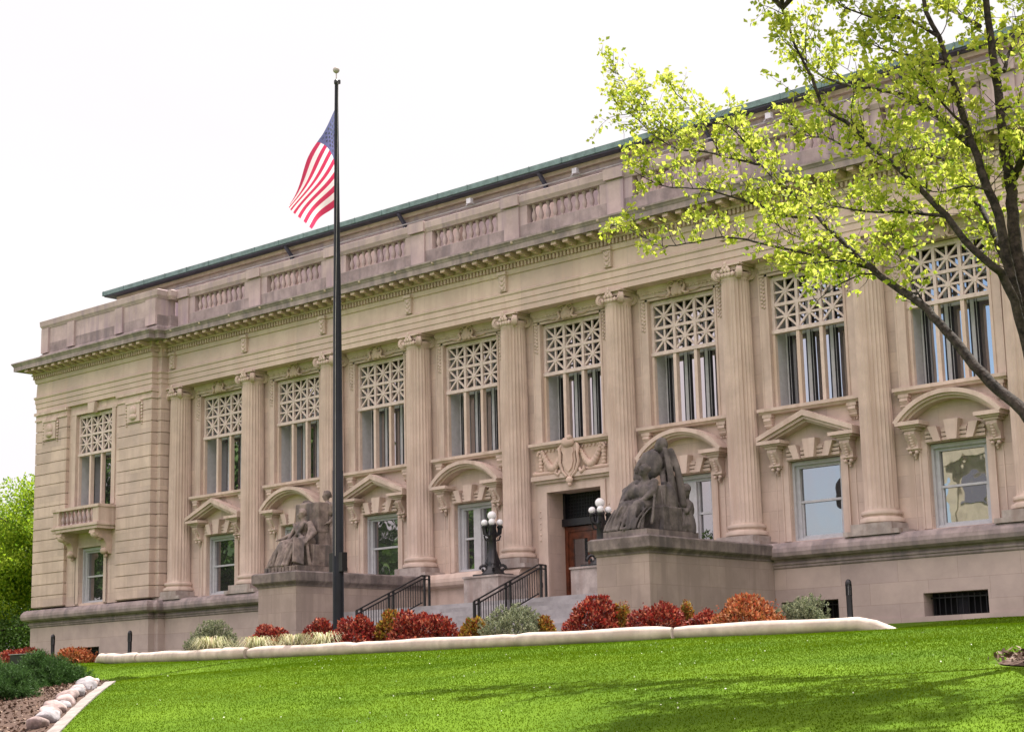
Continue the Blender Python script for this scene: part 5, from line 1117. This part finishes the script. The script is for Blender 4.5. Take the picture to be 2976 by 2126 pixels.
def grow(p,d,L,r,depth):
    """twig with side spurs; records leaf points"""
    n=max(3,int(L/.09)); pts=[p.copy()]; dd=d/np.linalg.norm(d)
    for i in range(n):
        dd=dd+NR.normal(0,.16,3)+np.array([0,0,.05]); dd/=np.linalg.norm(dd); pts.append(pts[-1]+dd*L/n)
    tw.tube(pts,[r*(1-.75*i/n) for i in range(n+1)],4,cap=False)
    for i in range(1,n+1):
        if NR.random()<.36 or i==n:
            c=pts[i]+NR.normal(0,.02,3)
            for _ in range(NR.integers(4,9)): leafP.append((c+NR.normal(0,.042,3),dd))
        if depth>0 and NR.random()<.36:
            s=NR.normal(0,1,3); s-=dd*s.dot(dd); s/=np.linalg.norm(s); grow(pts[i],dd*.6+s*.8,L*NR.uniform(.4,.7),r*.6,depth-1)
dens={'A':.75,'B':.9,'D':.75,'E':.65,'C':1.0,'F':.9,'G':1.5}
for k,(P,r0,r1) in LIMBS.items():
    Q=resample(P,.16); n=len(Q); wob=NR.normal(0,.006,(n,3)); Q[1:-1]+=wob[1:-1]
    R_=[(r0+(r1-r0)*(i/(n-1))**.85) for i in range(n)]
    m=MBk(off); m.tube([tuple(q) for q in Q],R_,10 if r0>.04 else 6); m.build('limb' if r0>.04 else 'branch',MBARK,tree,loc=Z,smooth=60)
    seg=np.linalg.norm(np.diff(Q,axis=0),axis=1).mean()
    for i in range(1,n):
        f=i/(n-1); bare=.55 if k=='A' else .28 if k in 'BDE' else .0
        if k=='A' and Q[i][2]<4.0: continue
        if k in('D','B','E') and Q[i][2]<4.3: continue
        if f<bare*.5: continue
        pr_=seg/.15*dens.get(k,1.15)
        c_=int(pr_)+(NR.random()<pr_%1)
        for _ in range(c_):
            t=Q[min(i+1,n-1)]-Q[i-1]; t/=np.linalg.norm(t); s=NR.normal(0,1,3); s-=t*s.dot(t); s/=np.linalg.norm(s)
            if s[2]<-.3 and NR.random()<.5: s[2]*=-1
            L=NR.uniform(.25,.85)*(1.15 if r0>.04 else .8)*(1 if f<.9 else .6)
            grow(Q[i],t*.55+s*.85+np.array([0,0,.2]),L,.008,1)
    leafP+= [(Q[-1]+NR.normal(0,.04,3),t) for _ in range(8)]
# limbs out of frame that complete the crown
for a in (-.8,-.55,-.3,-.05,.25,.6,1.1):
    hd=np.array([math.cos(a),math.sin(a),.9]); Pp=[np.array([53.85,-24.4,1.2+.25*(a%1.3)])]
    for k in range(5): hd=hd+NR.normal(0,.12,3)+np.array([0,0,.10]); Pp.append(Pp[-1]+hd/np.linalg.norm(hd)*1.1)
    Q=resample(Pp,.16); n=len(Q); m=MBk(off); m.tube([tuple(q) for q in Q],[.075-.06*i/(n-1) for i in range(n)],8); m.build('limb',MBARK,tree,loc=Z,smooth=60)
    for i in range(int(n*.42),n):
        for _ in range(9):
            s=unit(1)[0]; s[0]=abs(s[0]); grow(Q[i],hd*.3+s+np.array([0,0,.2]),NR.uniform(.35,.9),.008,1)
for (bx_,by_,bz_) in ((52.9,-25.25,8.0),(53.25,-24.0,8.8),(51.3,-26.2,7.4)):
    for a in (0.3,1.5,2.7,3.9,5.1):
        hd=np.array([math.cos(a),math.sin(a),1.1]); Pp=[np.array([bx_,by_,bz_])]
        for k in range(4): hd=hd+NR.normal(0,.12,3); Pp.append(Pp[-1]+hd/np.linalg.norm(hd)*.75)
        Q=resample(Pp,.16); n=len(Q); m=MBk(off); m.tube([tuple(q) for q in Q],[.03-.024*i/(n-1) for i in range(n)],7); m.build('limb',MBARK,tree,loc=Z,smooth=60)
        for i in range(4,n):
            for _ in range(3): s=unit(1)[0]; s[2]=abs(s[2]); grow(Q[i],hd*.3+s,NR.uniform(.35,.9),.008,1)
tw.build('twigs',MBARK,tree,loc=Z,fix=False)
P=np.array([a for a,_ in leafP]); A=np.array([b for _,b in leafP])*.5; A[:,2]-=.25
Vv,Ff=leaf_arrays(P-np.array(off),.086,axis=A,wid=.74,fold=.22); npmesh('leaves',Vv,Ff,MLEAF,tree)
print('LEAVES',len(P))
# mulch ring
V=[(0,0,.10)];F=[]
for k in range(40):
    a=k*math.pi/20; r=1.9+.12*math.sin(a*3)+.08*math.sin(a*7); x,y=r*math.cos(a),r*math.sin(a); V.append((x,y,float(TZ(54.85+x,-24.2+y))-float(TZ(54.85,-24.2))+.02)); V.append((x*.6,y*.6,float(TZ(54.85+x*.6,-24.2+y*.6))-float(TZ(54.85,-24.2))+.09))
F=[(0,2+2*k,2+2*((k+1)%40)) for k in range(40)]; F2=[(2+2*k,1+2*k,1+2*((k+1)%40),2+2*((k+1)%40)) for k in range(40)]
me=bpy.data.meshes.new('mulch_ring'); me.from_pydata(V,[],F+F2); me.materials.append(MMUL); o=bpy.data.objects.new('mulch_ring',me); link(o); o.location=(54.85,-24.2,float(TZ(54.85,-24.2))); tag(o,kind='structure')
n=1600; a=NR.uniform(0,6.28,n); r=2.0*np.sqrt(NR.random(n)); P=np.stack([54.85+r*np.cos(a),-24.2+r*np.sin(a)],1); P=np.stack([P[:,0],P[:,1],TZ(P[:,0],P[:,1])+.07],1)
ax=unit(n); ax[:,2]*=.25; Vv,Ff=leaf_arrays(P,.09,axis=ax*1.5,wid=.5,fold=.1); o=npmesh('mulch_chips',Vv,Ff,bpy.data.materials['chip']); tag(o,'brown bark chips around the foot of the near tree','mulch',kind='stuff')
# ------------------------------------------------------------------ other trees
def bigtree(x,y,h,w_,lab,mt,grp,n=16000,ls=.17,z=None):
    z=float(TZ(x,y)) if z is None else z
    o=empty('broadleaf_tree',(x,y,z)); tag(o,lab,'tree',grp)
    m=MBk(); m.tube([(0,0,-.2),(.05,0,h*.2),(.1,.1,h*.5),(0,.1,h*.85)],[h*.03,h*.022,h*.015,.03],10)
    for k in range(9):
        a=k*2.4; zz=h*(.22+.06*k); m.tube([(.06,.03,zz),(math.cos(a)*w_*.2,math.sin(a)*w_*.2,zz+h*.1),(math.cos(a)*w_*.38,math.sin(a)*w_*.38,zz+h*.16)],[h*.010,h*.007,.02],6)
    m.build('trunk',MBARK,o,loc=Z,smooth=60)
    nc=70; cc=unit(nc); cc=cc*(NR.random(nc)[:,None]**.4)*np.array([w_*.5,w_*.5,h*.42])+np.array([0,0,h*.56])
    taper=1-.35*np.clip((cc[:,2]-h*.5)/(h*.5),0,1); cc[:,:2]*=taper[:,None]
    per=n//nc; v=unit(nc*per); rr=(NR.random(nc*per)**.35)[:,None]*np.repeat(NR.uniform(.10,.19,nc),per)[:,None]*w_
    P=np.repeat(cc,per,0)+v*rr*np.array([1,1,.75])
    ax=v.copy(); ax[:,2]-=.2; Vv,Ff=leaf_arrays(P,ls,axis=ax*.6,wid=.7); npmesh('crown',Vv,Ff,mt,o)
bg_='bright green trees beyond the left end of the building'
bigtree(-14.0,4.5,10.2,8,'bright green tree nearest the left corner of the building',MLEAFB,bg_,n=40000,ls=.16)
bigtree(-21,6,9.6,7.5,'bright green tree at the left picture edge, behind the nearest one',MLEAFB,bg_,n=34000,ls=.16)
bigtree(-14,13,6.6,7,'darker green tree low behind the left building corner',MLEAFD,bg_,n=16000,ls=.2)
bigtree(-26,16,9,9,'tall green tree farthest off at the left picture edge',MLEAFB,bg_,n=16000,ls=.22)
bigtree(-13.5,1.5,3.0,9,'low dark green bush filling the gap under the bright trees at far left',MLEAFD,None,n=14000,ls=.14)
# street side behind the viewer, seen in the window reflections
for k,(x,y,h,w_) in enumerate([(-47,-33,26,12),(-35,-31,26,12),(-23.5,-31,24,12),(-11,-32,15.5,10)]):
    bigtree(x,y,h,w_,['tall street tree farthest along the row left of the lawn','second tall street tree in the row left of the lawn','third tall street tree in the row left of the lawn','shortest street tree in the row left of the lawn'][k],MLEAFD,'street trees left of the lawn, out of the picture',n=9000,ls=.55,z=-3.6)
ob=empty('office_building',(17,-62,-3.6)); tag(ob,'cream stone office block across the street behind the viewer','building')
m=MBk(); m.box(-8,8,-6,6,0,17); m.box(-8.4,8.4,-6.4,6.4,16.2,17.6); m.build('wall',mat('cream_stone',(.55,.48,.36),.8,.1),ob,loc=Z)
m=MBk()
for i in range(5):
    for j in range(5): m.box(-7+i*2.8,-5.4+i*2.8,6.0,6.08,1+j*3.1,3.0+j*3.1)
m.build('windows',MG2,ob,loc=Z)
m=MBk()
for i in range(6): m.box(-7.9+i*2.8,-7.3+i*2.8,6,6.5,0,16)
m.build('pilasters',bpy.data.materials['cream_stone'],ob,loc=Z)
